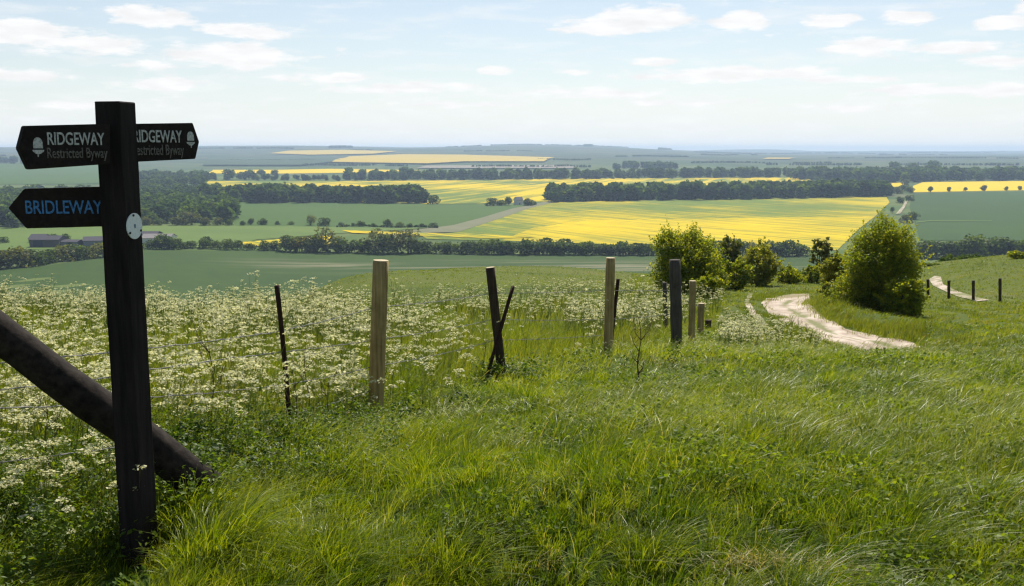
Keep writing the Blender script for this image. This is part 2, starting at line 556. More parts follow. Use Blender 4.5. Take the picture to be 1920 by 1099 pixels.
def simple(name, c, rough=.6, spec=.3, metal=0.0, wear=None):
    m, nt, out = new_mat(name); b = NB(nt)
    nz = b.noise(b.coord((120, 120, 120)), 1, 4, .7)
    w = wear if wear else tuple(x * .7 for x in c)
    col = b.ramp(nz, [(.38, w), (.56, c)])
    pr = b.principled(col, rough, spec)
    pr.inputs['Metallic'].default_value = metal
    b.l(pr.outputs[0], out.inputs[0])
    return m

m_white = simple('white_paint', (.56, .55, .53), .6, wear=(.30, .29, .28))
m_faded = simple('faded_paint', (.17, .15, .13), .6, wear=(.05, .042, .036))
m_blue = simple('blue_paint', (.07, .25, .56), .5, wear=(.03, .10, .25))
m_disc = simple('disc_plastic', (.80, .81, .80), .4, wear=(.70, .72, .72))
m_nail = simple('nail_iron', (.02, .018, .016), .5)
m_mark = simple('disc_mark', (.10, .16, .24), .5, wear=(.35, .4, .45))
m_wire = simple('galvanised_wire', (.34, .33, .31), .55, .3, .3, wear=(.14, .13, .12))
m_wall = simple('barn_cladding', (.20, .21, .25), .85)
m_wallb = simple('barn_brick', (.12, .105, .11), .9)
m_roof = simple('barn_roof', (.085, .08, .095), .9, .05)
m_roofp = simple('pale_roof', (.24, .22, .22), .9, .05)
m_doord = simple('barn_door', (.03, .04, .075), .6)
m_houswall = simple('whitewash', (.72, .70, .66), .8)

# ------------------------------------------------------------------ ground sheet
def axis(lo_s, hi_s, n, a):
    return a * np.sinh(np.linspace(lo_s, hi_s, n))
gx = axis(-7.6, 7.6, 520, 14.0)
gy = axis(-7.0, 8.15, 540, 14.0) + 8.0
GX, GY = np.meshgrid(gx, gy)
GZ = ZZ(GX.ravel(), GY.ravel())
gv = np.stack([GX.ravel(), GY.ravel(), GZ], 1)
nx_, ny_ = len(gx), len(gy)
ii = (np.arange(ny_ - 1)[:, None] * nx_ + np.arange(nx_ - 1)[None]).ravel()
gf = np.stack([ii, ii + 1, ii + 1 + nx_, ii + nx_], 1)
ground = obj('ground', mesh_np('ground', gv, gf, m_ground, smooth=True))
tag(ground, 'turf hillside falling away to a broad flat valley', 'ground', kind='structure')

def in_poly(x, y, poly):
    x = np.asarray(x); y = np.asarray(y)
    c = np.zeros(x.shape, bool)
    n = len(poly)
    for i in range(n):
        x1, y1 = poly[i][0], poly[i][1]; x2, y2 = poly[(i + 1) % n][0], poly[(i + 1) % n][1]
        if y1 == y2: continue
        cond = ((y1 > y) != (y2 > y)) & (x < (x2 - x1) * (y - y1) / (y2 - y1) + x1)
        c ^= cond
    return c

def drape(name, pts, mat, off, step, label=None, cat=None, kind='structure', group=None):
    bm = bmesh.new()
    vs_ = [bm.verts.new((p[0], p[1], 0)) for p in pts]
    f = bm.faces.new(vs_)
    if f.normal.z < 0 or sum((pts[i][0] * pts[(i + 1) % len(pts)][1] - pts[(i + 1) % len(pts)][0] * pts[i][1]) for i in range(len(pts))) < 0:
        f.normal_flip()
    xs = [p[0] for p in pts]; ys = [p[1] for p in pts]
    for ax, lo, hi in ((0, min(xs), max(xs)), (1, min(ys), max(ys))):
        k = int((hi - lo) / step)
        k = min(k, 90)
        for i in range(1, k + 1):
            v = lo + (hi - lo) * i / (k + 1)
            co = (v, 0, 0) if ax == 0 else (0, v, 0)
            no = (1, 0, 0) if ax == 0 else (0, 1, 0)
            bmesh.ops.bisect_plane(bm, geom=bm.verts[:] + bm.edges[:] + bm.faces[:], plane_co=co, plane_no=no, dist=1e-5)
    bmesh.ops.triangulate(bm, faces=[f for f in bm.faces if len(f.verts) > 4])
    X = np.array([v.co.x for v in bm.verts]); Y = np.array([v.co.y for v in bm.verts])
    zz = ZZ(X, Y) + off
    for v, z in zip(bm.verts, zz): v.co.z = z
    bm.normal_update()
    for f in bm.faces:
        if f.normal.z < 0: f.normal_flip()
    o = bm_obj(name, bm, mat, smooth=True)
    return tag(o, label, cat, group, kind)

def PP(lst, dmin=350, dmax=13000):
    return [P(a, b_, dmin, dmax) for a, b_ in lst]

# ---- fields of the valley
def chalk_streaks(b, col):
    n = b.noise(b.coord((.010, .11, .01), -.12), 1, 5, .6)
    # only in a band some 540 to 640 m out
    sp = b.n('ShaderNodeSeparateXYZ'); b.l(b.coord(), sp.inputs[0])
    d = b.math('ABSOLUTE', b.math('SUBTRACT', b.math('SUBTRACT', sp.outputs[1], b.math('MULTIPLY', sp.outputs[0], -.05)), 575))
    w = b.math('SUBTRACT', 1, b.math('MULTIPLY', d, .024), True)
    xf = b.math('MULTIPLY', b.math('ADD', sp.outputs[0], 190), .012, True)
    f = b.math('MULTIPLY', b.math('MULTIPLY', b.math('SUBTRACT', n, .46), 7, True), b.math('MULTIPLY', w, xf))
    return b.mix(b.math('MULTIPLY', f, .6), col, (.26, .23, .15))

m_wheat = flat_field('winter_wheat', (.029, .064, .008), (.040, .078, .009), (.006, .03, 1), .1, chalk_streaks)
m_pale = flat_field('pale_pasture', (.11, .165, .03), (.085, .14, .027))
m_mid = flat_field('spring_barley', (.056, .108, .012), (.045, .095, .011), (.004, .02, 1), -.2)
m_bare = flat_field('thin_crop', (.17, .17, .10), (.14, .15, .075), (.01, .03, 1), .6)
m_right = flat_field('right_wheat', (.027, .066, .008), (.036, .080, .009), (.01, .004, 1), .1)
m_hill = flat_field('down_grass', (.04, .075, .03), (.03, .06, .026), (.0012, .004, 1), 0)
m_hillp = flat_field('down_ploughed', (.25, .21, .17), (.22, .2, .15), (.003, .004, 1), 0)
m_rape_big = rape_mat('rapeseed_streaky', -.57, 110, 5, .565, contrast=5, band=None)
m_rape_full = rape_mat('rapeseed_full', -.62, 120, 4, .47, contrast=4.5)
m_rape_diag = rape_mat('rapeseed_diagonal', .30, 300, 16, .545, contrast=6)
m_rape_far = rape_mat('rapeseed_even', 0, 300, 40, .2)
m_rape_hill = flat_field('rapeseed_pale', (.52, .37, .04), (.44, .32, .04), (.003, .006, 1), 0)

S = 45
F_OFF = .35
drape('wheat_field', PP([(-150, 590), (-150, 525), (60, 503), (195, 485), (275, 469), (600, 473), (1000, 478), (1250, 479), (1400, 481), (1545, 482), (1545, 585), (700, 590)]),
      m_wheat, F_OFF, 30, 'large blue-green wheat field below the grassy crest', 'field')
drape('pasture', PP([(-150, 455), (-150, 432), (200, 424), (440, 422), (620, 424), (820, 427), (640, 438), (480, 450), (440, 464), (270, 466), (190, 466), (0, 470)]), m_pale, F_OFF, S,
      'light green pasture behind the farm sheds', 'field')
drape('barley_field', PP([(440, 424), (440, 376), (600, 380), (790, 383), (915, 386), (1000, 384), (960, 392), (900, 410), (850, 423), (820, 427)]), m_mid, F_OFF, S,
      'mid green barley field between two woods', 'field')
drape('bare_strip', PP([(820, 427), (850, 423), (900, 410), (960, 392), (1000, 384), (1030, 377), (1035, 381), (990, 392), (930, 413), (860, 436), (700, 440)]), m_bare, F_OFF + .15, S,
      'brownish strip of thin crop beside the big yellow field', 'field')
drape('rapeseed_field', PP([(860, 436), (930, 413), (990, 392), (1035, 380), (1300, 373), (1660, 366), (1668, 380), (1640, 407), (1400, 409), (1280, 411), (1100, 414), (1000, 428), (940, 452), (800, 449), (790, 442)]),
      m_rape_big, F_OFF, S, 'streaky upper half of the big yellow rapeseed field', 'field')
drape('rapeseed_field', PP([(940, 452), (1000, 428), (1100, 414), (1280, 411), (1400, 409), (1640, 407), (1610, 430), (1570, 470), (1400, 470), (1200, 462)]),
      m_rape_full, F_OFF, S, 'solid bright lower half of the big yellow rapeseed field', 'field')
drape('rapeseed_field', PP([(640, 433), (760, 437), (900, 441), (1010, 446), (930, 449), (800, 444), (660, 438)]), m_rape_full, F_OFF + .35, S,
      'thin yellow strip left of the big rapeseed field', 'field')
drape('rapeseed_field', PP([(440, 457), (540, 449), (620, 443), (620, 462), (470, 463)]), m_rape_full, F_OFF + .35, S,
      'small yellow wedge of rapeseed behind the hedgerow', 'field')
drape('rapeseed_field', PP([(385, 340), (800, 339), (1100, 335), (1300, 334), (1510, 333), (1530, 342), (1200, 356), (1030, 378), (920, 382), (800, 383), (600, 378), (400, 360)]),
      m_rape_diag, F_OFF, 70, 'yellow rapeseed field with diagonal green stripes between the woods', 'field')
drape('rapeseed_field', PP([(1712, 349), (1730, 342), (1990, 339), (1990, 356), (1712, 361)]), m_rape_far, F_OFF, 70, 'narrow yellow field with a row of small trees on the right', 'field')
drape('rapeseed_field', PP([(1660, 343), (1700, 343), (1695, 349), (1664, 352)]), m_rape_far, F_OFF, 70, 'tiny yellow patch between wood and lane', 'field')
drape('green_field', PP([(1725, 452), (1705, 388), (1712, 363), (1990, 358), (2060, 452)]), m_right, F_OFF, S, 'deep green wheat field on the far right', 'field')
drape('field_path', PP([(1718, 417), (1745, 414.4), (1860, 414.2), (1860, 415.4), (1745, 415.9), (1718, 419)]), m_pale, F_OFF + .35, 60, 'pale path across the deep green field', 'path')
drape('rapeseed_field', PP([(390, 326), (400, 319), (520, 319), (620, 317), (790, 320), (700, 324), (540, 326)]), m_rape_far, F_OFF + .5, 90, 'long thin yellow field before the dark plantation', 'field')
drape('rapeseed_field', PP([(622, 306), (655, 295), (760, 291), (870, 292), (1040, 297), (1020, 305), (870, 305), (800, 309)]), m_rape_hill, 5.0, 200, 'broad pale yellow field on the far hillside', 'field')
drape('rapeseed_field', PP([(505, 289), (540, 284), (640, 282.5), (745, 285), (700, 290), (580, 292)]), m_rape_hill, 5.0, 250, 'faint yellow strip near the skyline on the left', 'field')
drape('ploughed_field', PP([(780, 317), (800, 312), (1070, 311), (1080, 317)]), m_hillp, 3.0, 120, 'brownish ploughed field under the pale yellow hillside', 'field')
drape('pasture', PP([(-150, 350), (-150, 309), (200, 308), (190, 345)]), m_mid, 1.0, 90, 'green pasture beyond the left wood', 'field')
drape('down_field', PP([(380, 312), (390, 296), (620, 294), (640, 303), (560, 312)]), m_hill, 5.0, 200, 'blue-green down behind the right fingerboard', 'field')
drape('rapeseed_field', PP([(1430, 300), (1440, 297.5), (1490, 297.5), (1480, 300)]), m_rape_hill, 5.0, 250, 'small faint yellow field on the distant right', 'field')

# ---- chalk tracks
TR1 = PP([(1427, 570), (1436, 561), (1470, 555), (1516, 552), (1519, 573), (1550, 601), (1585, 619), (1642, 631), (1712, 645), (1728, 656), (1640, 668), (1588, 660), (1540, 643), (1500, 622), (1462, 602), (1442, 589)], 17, 80)
TR2 = PP([(1404, 551), (1413, 552), (1404, 568), (1420, 590), (1438, 612), (1424, 610), (1407, 592), (1395, 569)], 17, 80)
TR3 = PP([(1742, 524), (1752, 518), (1764, 519), (1768, 534), (1795, 547), (1855, 564), (1830, 566), (1790, 555), (1750, 537)], 45, 110)
TR4 = PP([(1697, 379), (1702, 378), (1697, 389), (1688, 402), (1679, 403), (1692, 388)], 900)
def across_attr(o, line):
    me = o.data
    co = np.zeros(len(me.vertices) * 3); me.vertices.foreach_get('co', co); co = co.reshape(-1, 3)
    best = np.full(len(co), 1e9); sg = np.zeros(len(co))
    for a, c in zip(line, line[1:]):
        ax, ay, wa = a; bx, by, wb = c
        dx, dy = bx - ax, by - ay; L2 = dx * dx + dy * dy
        tt = np.clip(((co[:, 0] - ax) * dx + (co[:, 1] - ay) * dy) / L2, 0, 1)
        ex = co[:, 0] - (ax + dx * tt); ey = co[:, 1] - (ay + dy * tt)
        d = np.hypot(ex, ey)
        w = wa + (wb - wa) * tt
        s_ = np.sign(dx * ey - dy * ex)
        k = d < best
        best = np.where(k, d, best); sg = np.where(k, s_ * d / w, sg)
    at = me.attributes.new('across', 'FLOAT', 'POINT')
    at.data.foreach_set('value', sg.astype(np.float32))
o_tr = drape('chalk_track', TR1, m_chalk, .035, .5, 'white chalk track curving downhill between bank and verge', 'track')
across_attr(o_tr, [(p.x, p.y, w) for p, w in zip(PP([(1735, 657), (1660, 648), (1585, 634), (1530, 612), (1490, 588), (1470, 574), (1482, 564), (1516, 560)], 17, 80), (1.1, 1.1, 1.2, 1.5, 1.7, 1.8, 1.8, 2.0))])
drape('chalk_track', TR2, m_chalk, .035, .8, 'narrow worn chalk line left of the main track', 'track')
drape('chalk_track', TR3, m_chalk, .035, 1.2, 'chalk track behind the four dark posts on the right', 'track')
drape('chalk_track', TR4, m_chalk, .8, 30, 'distant pale lane climbing past the small trees', 'track')

# ------------------------------------------------------------------ tubes, prisms
def tube(bm, pts, rad, n=10, cap=True, squash=None, jitter=0, seed=1):
    rnd = random.Random(seed)
    rings = []
    for i, p in enumerate(pts):
        p = Vector(p)
        a = Vector(pts[max(i - 1, 0)]); c = Vector(pts[min(i + 1, len(pts) - 1)])
        d = (c - a).normalized()
        ref = Vector((0, 0, 1)) if abs(d.z) < .9 else Vector((1, 0, 0))
        e1 = d.cross(ref).normalized(); e2 = d.cross(e1).normalized()
        r = rad[i] if isinstance(rad, (list, tuple)) else rad
        ring = []
        for k in range(n):
            th = 2 * math.pi * k / n
            rr = r * (1 + (rnd.random() - .5) * jitter)
            ring.append(bm.verts.new(p + e1 * math.cos(th) * rr + e2 * math.sin(th) * rr))
        rings.append(ring)
    for a, c in zip(rings, rings[1:]):
        for k in range(n):
            bm.faces.new((a[k], a[(k + 1) % n], c[(k + 1) % n], c[k]))
    if cap:
        bm.faces.new(rings[0][::-1]); bm.faces.new(rings[-1])
    bmesh.ops.recalc_face_normals(bm, faces=bm.faces[:])
    return rings

def auto_smooth_sides(o, ang=50):
    for p in o.data.polygons: p.use_smooth = len(p.vertices) <= 4

# ------------------------------------------------------------------ signpost
PY = 3.74
pc = W(216, 191, PY); base_c = W(258, 1075, PY)
px0 = (pc.x + W(260, 1000, PY).x) / 2
ptop = pc.z
pz0 = Z(px0, PY) - .35
yawL = R(-102.7)          # outward normal of the wide left-hand face
side = .102
sign = empty('signpost', (px0, PY, Z(px0, PY)))
tag(sign, 'black timber signpost with three pointed fingerboards and a white disc', 'signpost')
SIGN_O = Vector(sign.location)
nL = Vector((math.cos(yawL), math.sin(yawL), 0)); nR = Vector((math.cos(yawL + math.pi / 2), math.sin(yawL + math.pi / 2), 0))

def box_dir(bm, c, ex, ey, ez, hx, hy, hz, bevel=.004):
    """box with half sizes along three axes, edges broken by a bevel"""
    vs_ = []
    for sx in (-1, 1):
        for sy in (-1, 1):
            for sz in (-1, 1):
                vs_.append(bm.verts.new(c + ex * hx * sx + ey * hy * sy + ez * hz * sz))
    idx = [(0, 1, 3, 2), (4, 6, 7, 5), (0, 4, 5, 1), (2, 3, 7, 6), (0, 2, 6, 4), (1, 5, 7, 3)]
    fs = [bm.faces.new([vs_[i] for i in f]) for f in idx]
    bmesh.ops.recalc_face_normals(bm, faces=fs)
    if bevel:
        es = {e for f in fs for e in f.edges}
        bmesh.ops.bevel(bm, geom=list(es), offset=bevel, segments=2, affect='EDGES', profile=.6)

UP = Vector((0, 0, 1))
bm = bmesh.new()
ctr = Vector((px0, PY, (ptop + pz0) / 2)) - SIGN_O
box_dir(bm, ctr, nR, nL, UP, side / 2, side / 2, (ptop - pz0) / 2, .005)
# cuts along its height so that the grain can wander slightly
for i in range(1, 26):
    zc = (pz0 + (ptop - pz0) * i / 26) - SIGN_O.z
    bmesh.ops.bisect_plane(bm, geom=bm.verts[:] + bm.edges[:] + bm.faces[:], plane_co=(0, 0, zc), plane_no=(0, 0, 1))
rr = random.Random(4)
for v in bm.verts:
    v.co.x += (rr.random() - .5) * .0018; v.co.y += (rr.random() - .5) * .0018
bm_obj('post', bm, m_post, sign)

def text_mesh(name, s, size, ex, mat, parent, origin, xdir, ydir, ndir, align='LEFT', width=None, height=None, bold=0.0, lift=.0012):
    """letters standing a millimetre proud of a board"""
    cu_ = bpy.data.curves.new(name, 'FONT')
    cu_.body = s; cu_.size = size; cu_.extrude = .0012; cu_.offset = bold
    cu_.resolution_u = 4
    tmp = bpy.data.objects.new(name, cu_)
    link(tmp)
    bpy.context.view_layer.update()
    me = bpy.data.meshes.new_from_object(tmp.evaluated_get(bpy.context.evaluated_depsgraph_get()))
    bpy.data.objects.remove(tmp); bpy.data.curves.remove(cu_)
    co = np.zeros(len(me.vertices) * 3); me.vertices.foreach_get('co', co); co = co.reshape(-1, 3)
    mn, mx_ = co.min(0), co.max(0)
    w, h = (mx_ - mn)[:2]
    sx = (width / w) if width else 1; sy = (height / h) if height else 1
    X = (co[:, 0] - mn[0]) * sx; Y = (co[:, 1] - mn[1]) * sy; ZC = co[:, 2] + lift
    o_ = np.array(origin)
    out_ = o_ + X[:, None] * np.array(xdir) + Y[:, None] * np.array(ydir) + ZC[:, None] * np.array(ndir)
    me.vertices.foreach_set('co', out_.ravel()); me.name = name
    me.materials.clear(); me.materials.append(mat)
    me.update()
    return obj(name, me, parent)

def board(Ptip, Ptop, Pbot, Etop, Ebot, thick, name='fingerboard', mat=m_board, back_clip=None):
    """pointed board from its outline (tip, shoulders, square end), thickness away from the viewer"""
    xd = (Vector((Etop.x, Etop.y, 0)) - Vector((Ptop.x, Ptop.y, 0))).normalized()
    n = xd.cross(UP).normalized()
    if n.y > 0: n = -n
    pts = [Ptip, Ptop, Etop, Ebot, Pbot]
    bm = bmesh.new()
    f = [bm.verts.new(p - SIGN_O) for p in pts]
    k = [bm.verts.new(p - SIGN_O - n * thick) for p in pts]
    fs = [bm.faces.new(f), bm.faces.new(k[::-1])]
    for i in range(5):
        fs.append(bm.faces.new((f[i], k[i], k[(i + 1) % 5], f[(i + 1) % 5])))
    bmesh.ops.recalc_face_normals(bm, faces=fs)
    bmesh.ops.bevel(bm, geom=list({e for x in fs for e in x.edges}), offset=.0025, segments=2, affect='EDGES')
    return bm_obj(name, bm, mat, sign), xd, n

def acorn(parent, c, xd, n, h):
    """the acorn emblem, nut above and cup below, a millimetre proud"""
    def patch(bm, pts, th):
        f = [bm.verts.new(Vector(c) + xd * x * h + UP * z * h + n * th) for x, z in pts]
        k = [bm.verts.new(Vector(c) + xd * x * h + UP * z * h - n * .001) for x, z in pts]
        fs = [bm.faces.new(f), bm.faces.new(k[::-1])]
        for i in range(len(pts)):
            fs.append(bm.faces.new((f[i], k[i], k[(i + 1) % len(pts)], f[(i + 1) % len(pts)])))
        bmesh.ops.recalc_face_normals(bm, faces=fs)
    bm = bmesh.new()
    dome = [(-.25, -.06)] + [(-.25 * math.cos(a) , .12 + .38 * math.sin(a) ** .8) for a in np.linspace(0.02, math.pi - .02, 13)] + [(.25, -.06)]
    patch(bm, dome, .0022)
    cup = [(-.31, -.14), (.31, -.14), (.29, -.22), (.12, -.34), (.02, -.36), (.0, -.5), (-.06, -.48), (-.06, -.36), (-.15, -.33), (-.29, -.22)]
    patch(bm, cup[::-1], .0022)
    return bm_obj('acorn_emblem', bm, m_white, parent)

UPt = (0, 0, 1)
# left RIDGEWAY board: its square end meets the post, its tip comes towards the viewer
Yr, Yl = 3.655, 3.41
b1, xd1, n1_ = board(W(36, 278, 3.395), W(47, 236, Yl), W(55, 318, Yl), W(207, 232, Yr), W(207, 307.5, Yr), .028)
b1['label'] = 'left board with acorn reading RIDGEWAY Restricted Byway'
def board_pt(Pa, Pb, s, z):
    q = Pa.lerp(Pb, s)
    return Vector((q.x, q.y, z))
def on_board(px, py, A, B, n):
    """line of sight meets the vertical plane through A and B"""
    u, t = ut(px, py)
    d = Vector((u, 1, -t)); o = Vector((0, 0, EYE))
    s = (A - o).dot(n) / d.dot(n)
    return o + d * s
A1, B1 = W(47, 236, Yl), W(207, 232, Yr)
def put_text(s, pxl, pyb, pxr, pyt_l, mat, parent, A, B, n, bold, name='lettering', word_h=None):
    pl_ = on_board(pxl, pyb, A, B, n); pr_ = on_board(pxr, pyb, A, B, n)
    top = on_board(pxl, pyt_l, A, B, n)
    xd = Vector((pr_.x - pl_.x, pr_.y - pl_.y, 0)); w = xd.length; xd.normalize()
    return text_mesh(name, s, .05, 0, mat, parent, pl_ - SIGN_O, xd, UPt, n, width=w, height=(top.z - pl_.z), bold=bold)
put_text('RIDGEWAY', 89, 272, 196, 247.5, m_white, b1, A1, B1, n1_, .0006)
t = put_text('Restricted Byway', 89, 303, 202, 277, m_faded, b1, A1, B1, n1_, .0003)
acorn(b1, on_board(71, 276, A1, B1, n1_) - SIGN_O, xd1, n1_, .066)

# right RIDGEWAY board: starts behind the post and runs away from the viewer
A2, B2 = W(254.5, 233, 3.78), W(364, 230.5, 4.0)
dA = (Vector((B2.x, B2.y, 0)) - Vector((A2.x, A2.y, 0))).normalized()
A2b = A2 - dA * .055; A2lo = W(254.5, 304.5, 3.78) - dA * .055
A2b.z = A2.z; A2lo.z = W(254.5, 304.5, 3.78).z
b2, xd2, n2_ = board(W(374, 266, 4.02), W(362, 230.5, 4.0), W(367, 298, 4.0), A2b, A2lo, .028)
b2['label'] = 'right board with acorn reading RIDGEWAY Restricted Byway'
put_text('RIDGEWAY', 250, 267, 341, 243, m_white, b2, A2, B2, n2_, .0006)
put_text('Restricted Byway', 248.5, 297.5, 345, 271, m_faded, b2, A2, B2, n2_, .0003)
acorn(b2, on_board(357, 262, A2, B2, n2_) - SIGN_O, xd2, n2_, .064)

# lower BRIDLEWAY board
Yb1, Yb2 = 3.745, 3.735
b3, xd3, n3_ = board(W(15, 390, Yb2), W(45, 354, Yb2), W(49, 428.5, Yb2), W(200, 350, Yb1), W(200, 424.5, Yb1), .028)
b3['label'] = 'lower board reading BRIDLEWAY in blue'
A3, B3 = W(45, 354, Yb2), W(200, 350, Yb1)
put_text('BRIDLEWAY', 49, 401, 192.5, 376, m_blue, b3, A3, B3, n3_, .0004)

# waymark disc on the right-hand face
pr_face = Vector((px0, PY, 0)) + nR * (side / 2 + .0015)
dc = on_board(251.5, 424, pr_face, None, nR)
tR = Vector((-nR.y, nR.x, 0))
def disc_obj(name, c, r, th, mat, parent, n=28):
    bm = bmesh.new()
    f = [bm.verts.new(c + tR * math.cos(2 * math.pi * k / n) * r + UP * math.sin(2 * math.pi * k / n) * r + nR * th) for k in range(n)]
    k_ = [bm.verts.new(c + tR * math.cos(2 * math.pi * k / n) * r + UP * math.sin(2 * math.pi * k / n) * r - nR * .001) for k in range(n)]
    fs = [bm.faces.new(f), bm.faces.new(k_[::-1])] + [bm.faces.new((f[i], k_[i], k_[(i + 1) % n], f[(i + 1) % n])) for i in range(n)]
    bmesh.ops.recalc_face_normals(bm, faces=fs)
    return bm_obj(name, bm, mat, parent)
dd_ = disc_obj('waymark_disc', dc - SIGN_O, .0485, .003, m_disc, sign)
dd_['label'] = 'white round waymark disc with three nails'
for a in (100, 215, 332):
    disc_obj('nail', dc - SIGN_O + tR * math.cos(R(a)) * .041 + UP * math.sin(R(a)) * .041 + nR * .003, .0045, .003, m_nail, dd_, 10)
bm = bmesh.new()
box_dir(bm, dc - SIGN_O + nR * .0035, tR, nR, UP, .0045, .0008, .0075, 0)
bm_obj('arrow_mark', bm, m_mark, dd_)

# ------------------------------------------------------------------ strut and end post of the fence
foot = W(385, 938, 4.12); s0 = W(0, 629, 3.86); s1 = W(250, 812, 4.02)
ax_ = (s0 - s1)
top_ = s0 + ax_.normalized() * .72
footp = s1 - ax_.normalized() * ((s1.z - Z(s1.x, s1.y)) / abs(ax_.normalized().z) + .12)
pts_, rads_ = [], []
for i in range(14):
    k = i / 13
    p = footp.lerp(top_, k) + Vector((0, 0, .006 * math.sin(i * 1.7)))
    pts_.append(p); rads_.append(.081 - .013 * k + .003 * math.sin(i * 2.3))
bm = bmesh.new()
tube(bm, pts_, rads_, 18, True, jitter=.07, seed=3)
strut = bm_obj('fence_strut', bm, m_strut, loc=(0, 0, 0))
auto_smooth_sides(strut)
tag(strut, 'thick round timber strut leaning diagonally behind the signpost', 'fence strut')

# ------------------------------------------------------------------ fence posts
POSTS = []
def fence_post(px, pyt, pxb, pyb, D, rad, mat, label, square=False, end=None, cat='fence post', name='fence_post', Dt=None, seed=1, bend=0.0, group='posts of the barbed wire fence'):
    top = W(px, pyt, Dt or D); bot = W(pxb, pyb, D)
    gz = Z(bot.x, bot.y)
    d = (top - bot).normalized()
    bot2 = bot - d * max((bot.z - gz) / d.z + .25, .1)
    root = empty(name, (bot.x, bot.y, gz))
    o0 = Vector(root.location)
    bm = bmesh.new()
    n = 11
    pts = [bot2.lerp(top, i / (n - 1)) - o0 + Vector((bend * math.sin(math.pi * i / (n - 1)), 0, 0)) for i in range(n)]
    if square:
        rings = tube(bm, pts, [rad * (1 + .05 * math.sin(i * 1.9 + seed)) for i in range(n)], 8, True, jitter=.10, seed=seed)
    else:
        rings = tube(bm, pts, [rad * (1.02 - .03 * i / n + .012 * math.sin(i * 2.1 + seed)) for i in range(n)], 20, True, jitter=.025, seed=seed)
    o = bm_obj('shaft', bm, mat, root)
    auto_smooth_sides(o)
    if end:
        bm = bmesh.new()
        c = pts[-1]
        tube(bm, [c - d * .001, c + d * .004], rad * .965, 20)
        bm_obj('sawn_top', bm, end, root)
    tag(root, label, cat, group)
    POSTS.append((top, bot2, rad))
    return root, top, bot

st = {}
st['A'] = fence_post(519, 535, 541, 812, 5.85, .0145, m_rust, 'thin rusty iron stake with lichen left of the tall pale post', True, None, 'stake', 'iron_stake', 5.8, 2, .012)
st['B'] = fence_post(714, 489, 704, 782, 7.0, .056, m_tan, 'tall new pale round post nearest the camera', end=m_end, seed=5)
st['C'] = fence_post(919, 502, 941, 700, 10.2, .047, m_brown, 'dark brown post leaning left and crossed by a thin stake', end=m_end, seed=7)
st['C2'] = fence_post(962, 537, 916, 695, 10.0, .019, m_rust, 'thin dark stake leaning right across the brown post', True, None, 'stake', 'thin_stake', 10.35, 8)
st['D'] = fence_post(1145, 484, 1140, 669, 11.8, .056, m_tan, 'second tall pale round post right of the crossed stakes', end=m_end, seed=9)
st['D2'] = fence_post(1159, 523, 1150, 606, 13.2, .024, m_rust, 'short dark stake half hidden behind the second pale post', True, None, 'stake', 'thin_stake', None, 10)
st['E'] = fence_post(1265, 487, 1269, 659, 12.9, .076, m_old, 'thick weathered grey post in front of the big bush', True, None, seed=11)
st['E2'] = fence_post(1246, 530, 1248, 592, 20, .045, m_old, 'small dark post just left of the thick grey post', True, None, seed=12)
st['F'] = fence_post(1299, 527, 1296, 650, 16, .055, m_tan, 'shorter pale round post right of the thick grey post', end=m_end, seed=13)
st['G'] = fence_post(1315, 569, 1313, 626, 18.5, .062, m_tan, 'low pale post further down the slope', end=m_end, seed=14)
st['H'] = fence_post(1328, 600, 1327, 632, 23, .075, m_brown, 'lowest stubby post buried in the flowers', True, end=None, seed=15)
# corner post beyond the left edge that carries the strut
cp = fence_post(-262, 400, -262, 950, 3.72, .075, m_brown, 'stout end post carrying the diagonal strut at far left', seed=16)
for i, (px, pt, pb, D, w) in enumerate([(1740, 524, 560, 52, 'first'), (1779, 526, 565, 51, 'second'), (1825, 526, 568, 50, 'third'), (1875, 522, 565, 49, 'fourth')]):
    fence_post(px, pt, px, pb, D, .075, m_brown, w + ' from the left of four dark posts below the right-hand track', True, None, seed=20 + i, group='four dark posts beside the right-hand track')

# ------------------------------------------------------------------ barbed wire
def strand(pts, label, seed, barb=.11, r=.0019, sag=.02):
    rnd = random.Random(seed)
    bm = bmesh.new()
    dense = []
    for a, c in zip(pts, pts[1:]):
        L = (c - a).length
        n = max(3, int(L / .12))
        for i in range(n):
            k = i / n
            p = a.lerp(c, k); p.z -= sag * L * .25 * 4 * k * (1 - k)
            p += Vector((0, 0, (rnd.random() - .5) * .004))
            dense.append(p)
    dense.append(pts[-1])
    tube(bm, dense, r, 5, True)
    # second wire wound round the first
    wind = []
    for i, (a, c) in enumerate(zip(dense, dense[1:])):
        for q in range(3):
            p = a.lerp(c, q / 3)
            th = (i * 3 + q) * 1.4
            wind.append(p + Vector((0, math.cos(th), math.sin(th))) * r * 1.9)
    tube(bm, wind, r * .9, 4, True)
    acc = 0
    for a, c in zip(dense, dense[1:]):
        acc += (c - a).length
        if acc > barb:
            acc = 0
            for s in (-1, 1):
                th = rnd.random() * 6.28
                dv = Vector((.5 * s, math.cos(th), math.sin(th))).normalized() * .014
                tube(bm, [c - dv, c + dv], r * .75, 4, True)
    o = bm_obj('barbed_wire', bm, m_wire)
    tag(o, label, 'wire', 'barbed wires of the fence')
    return o

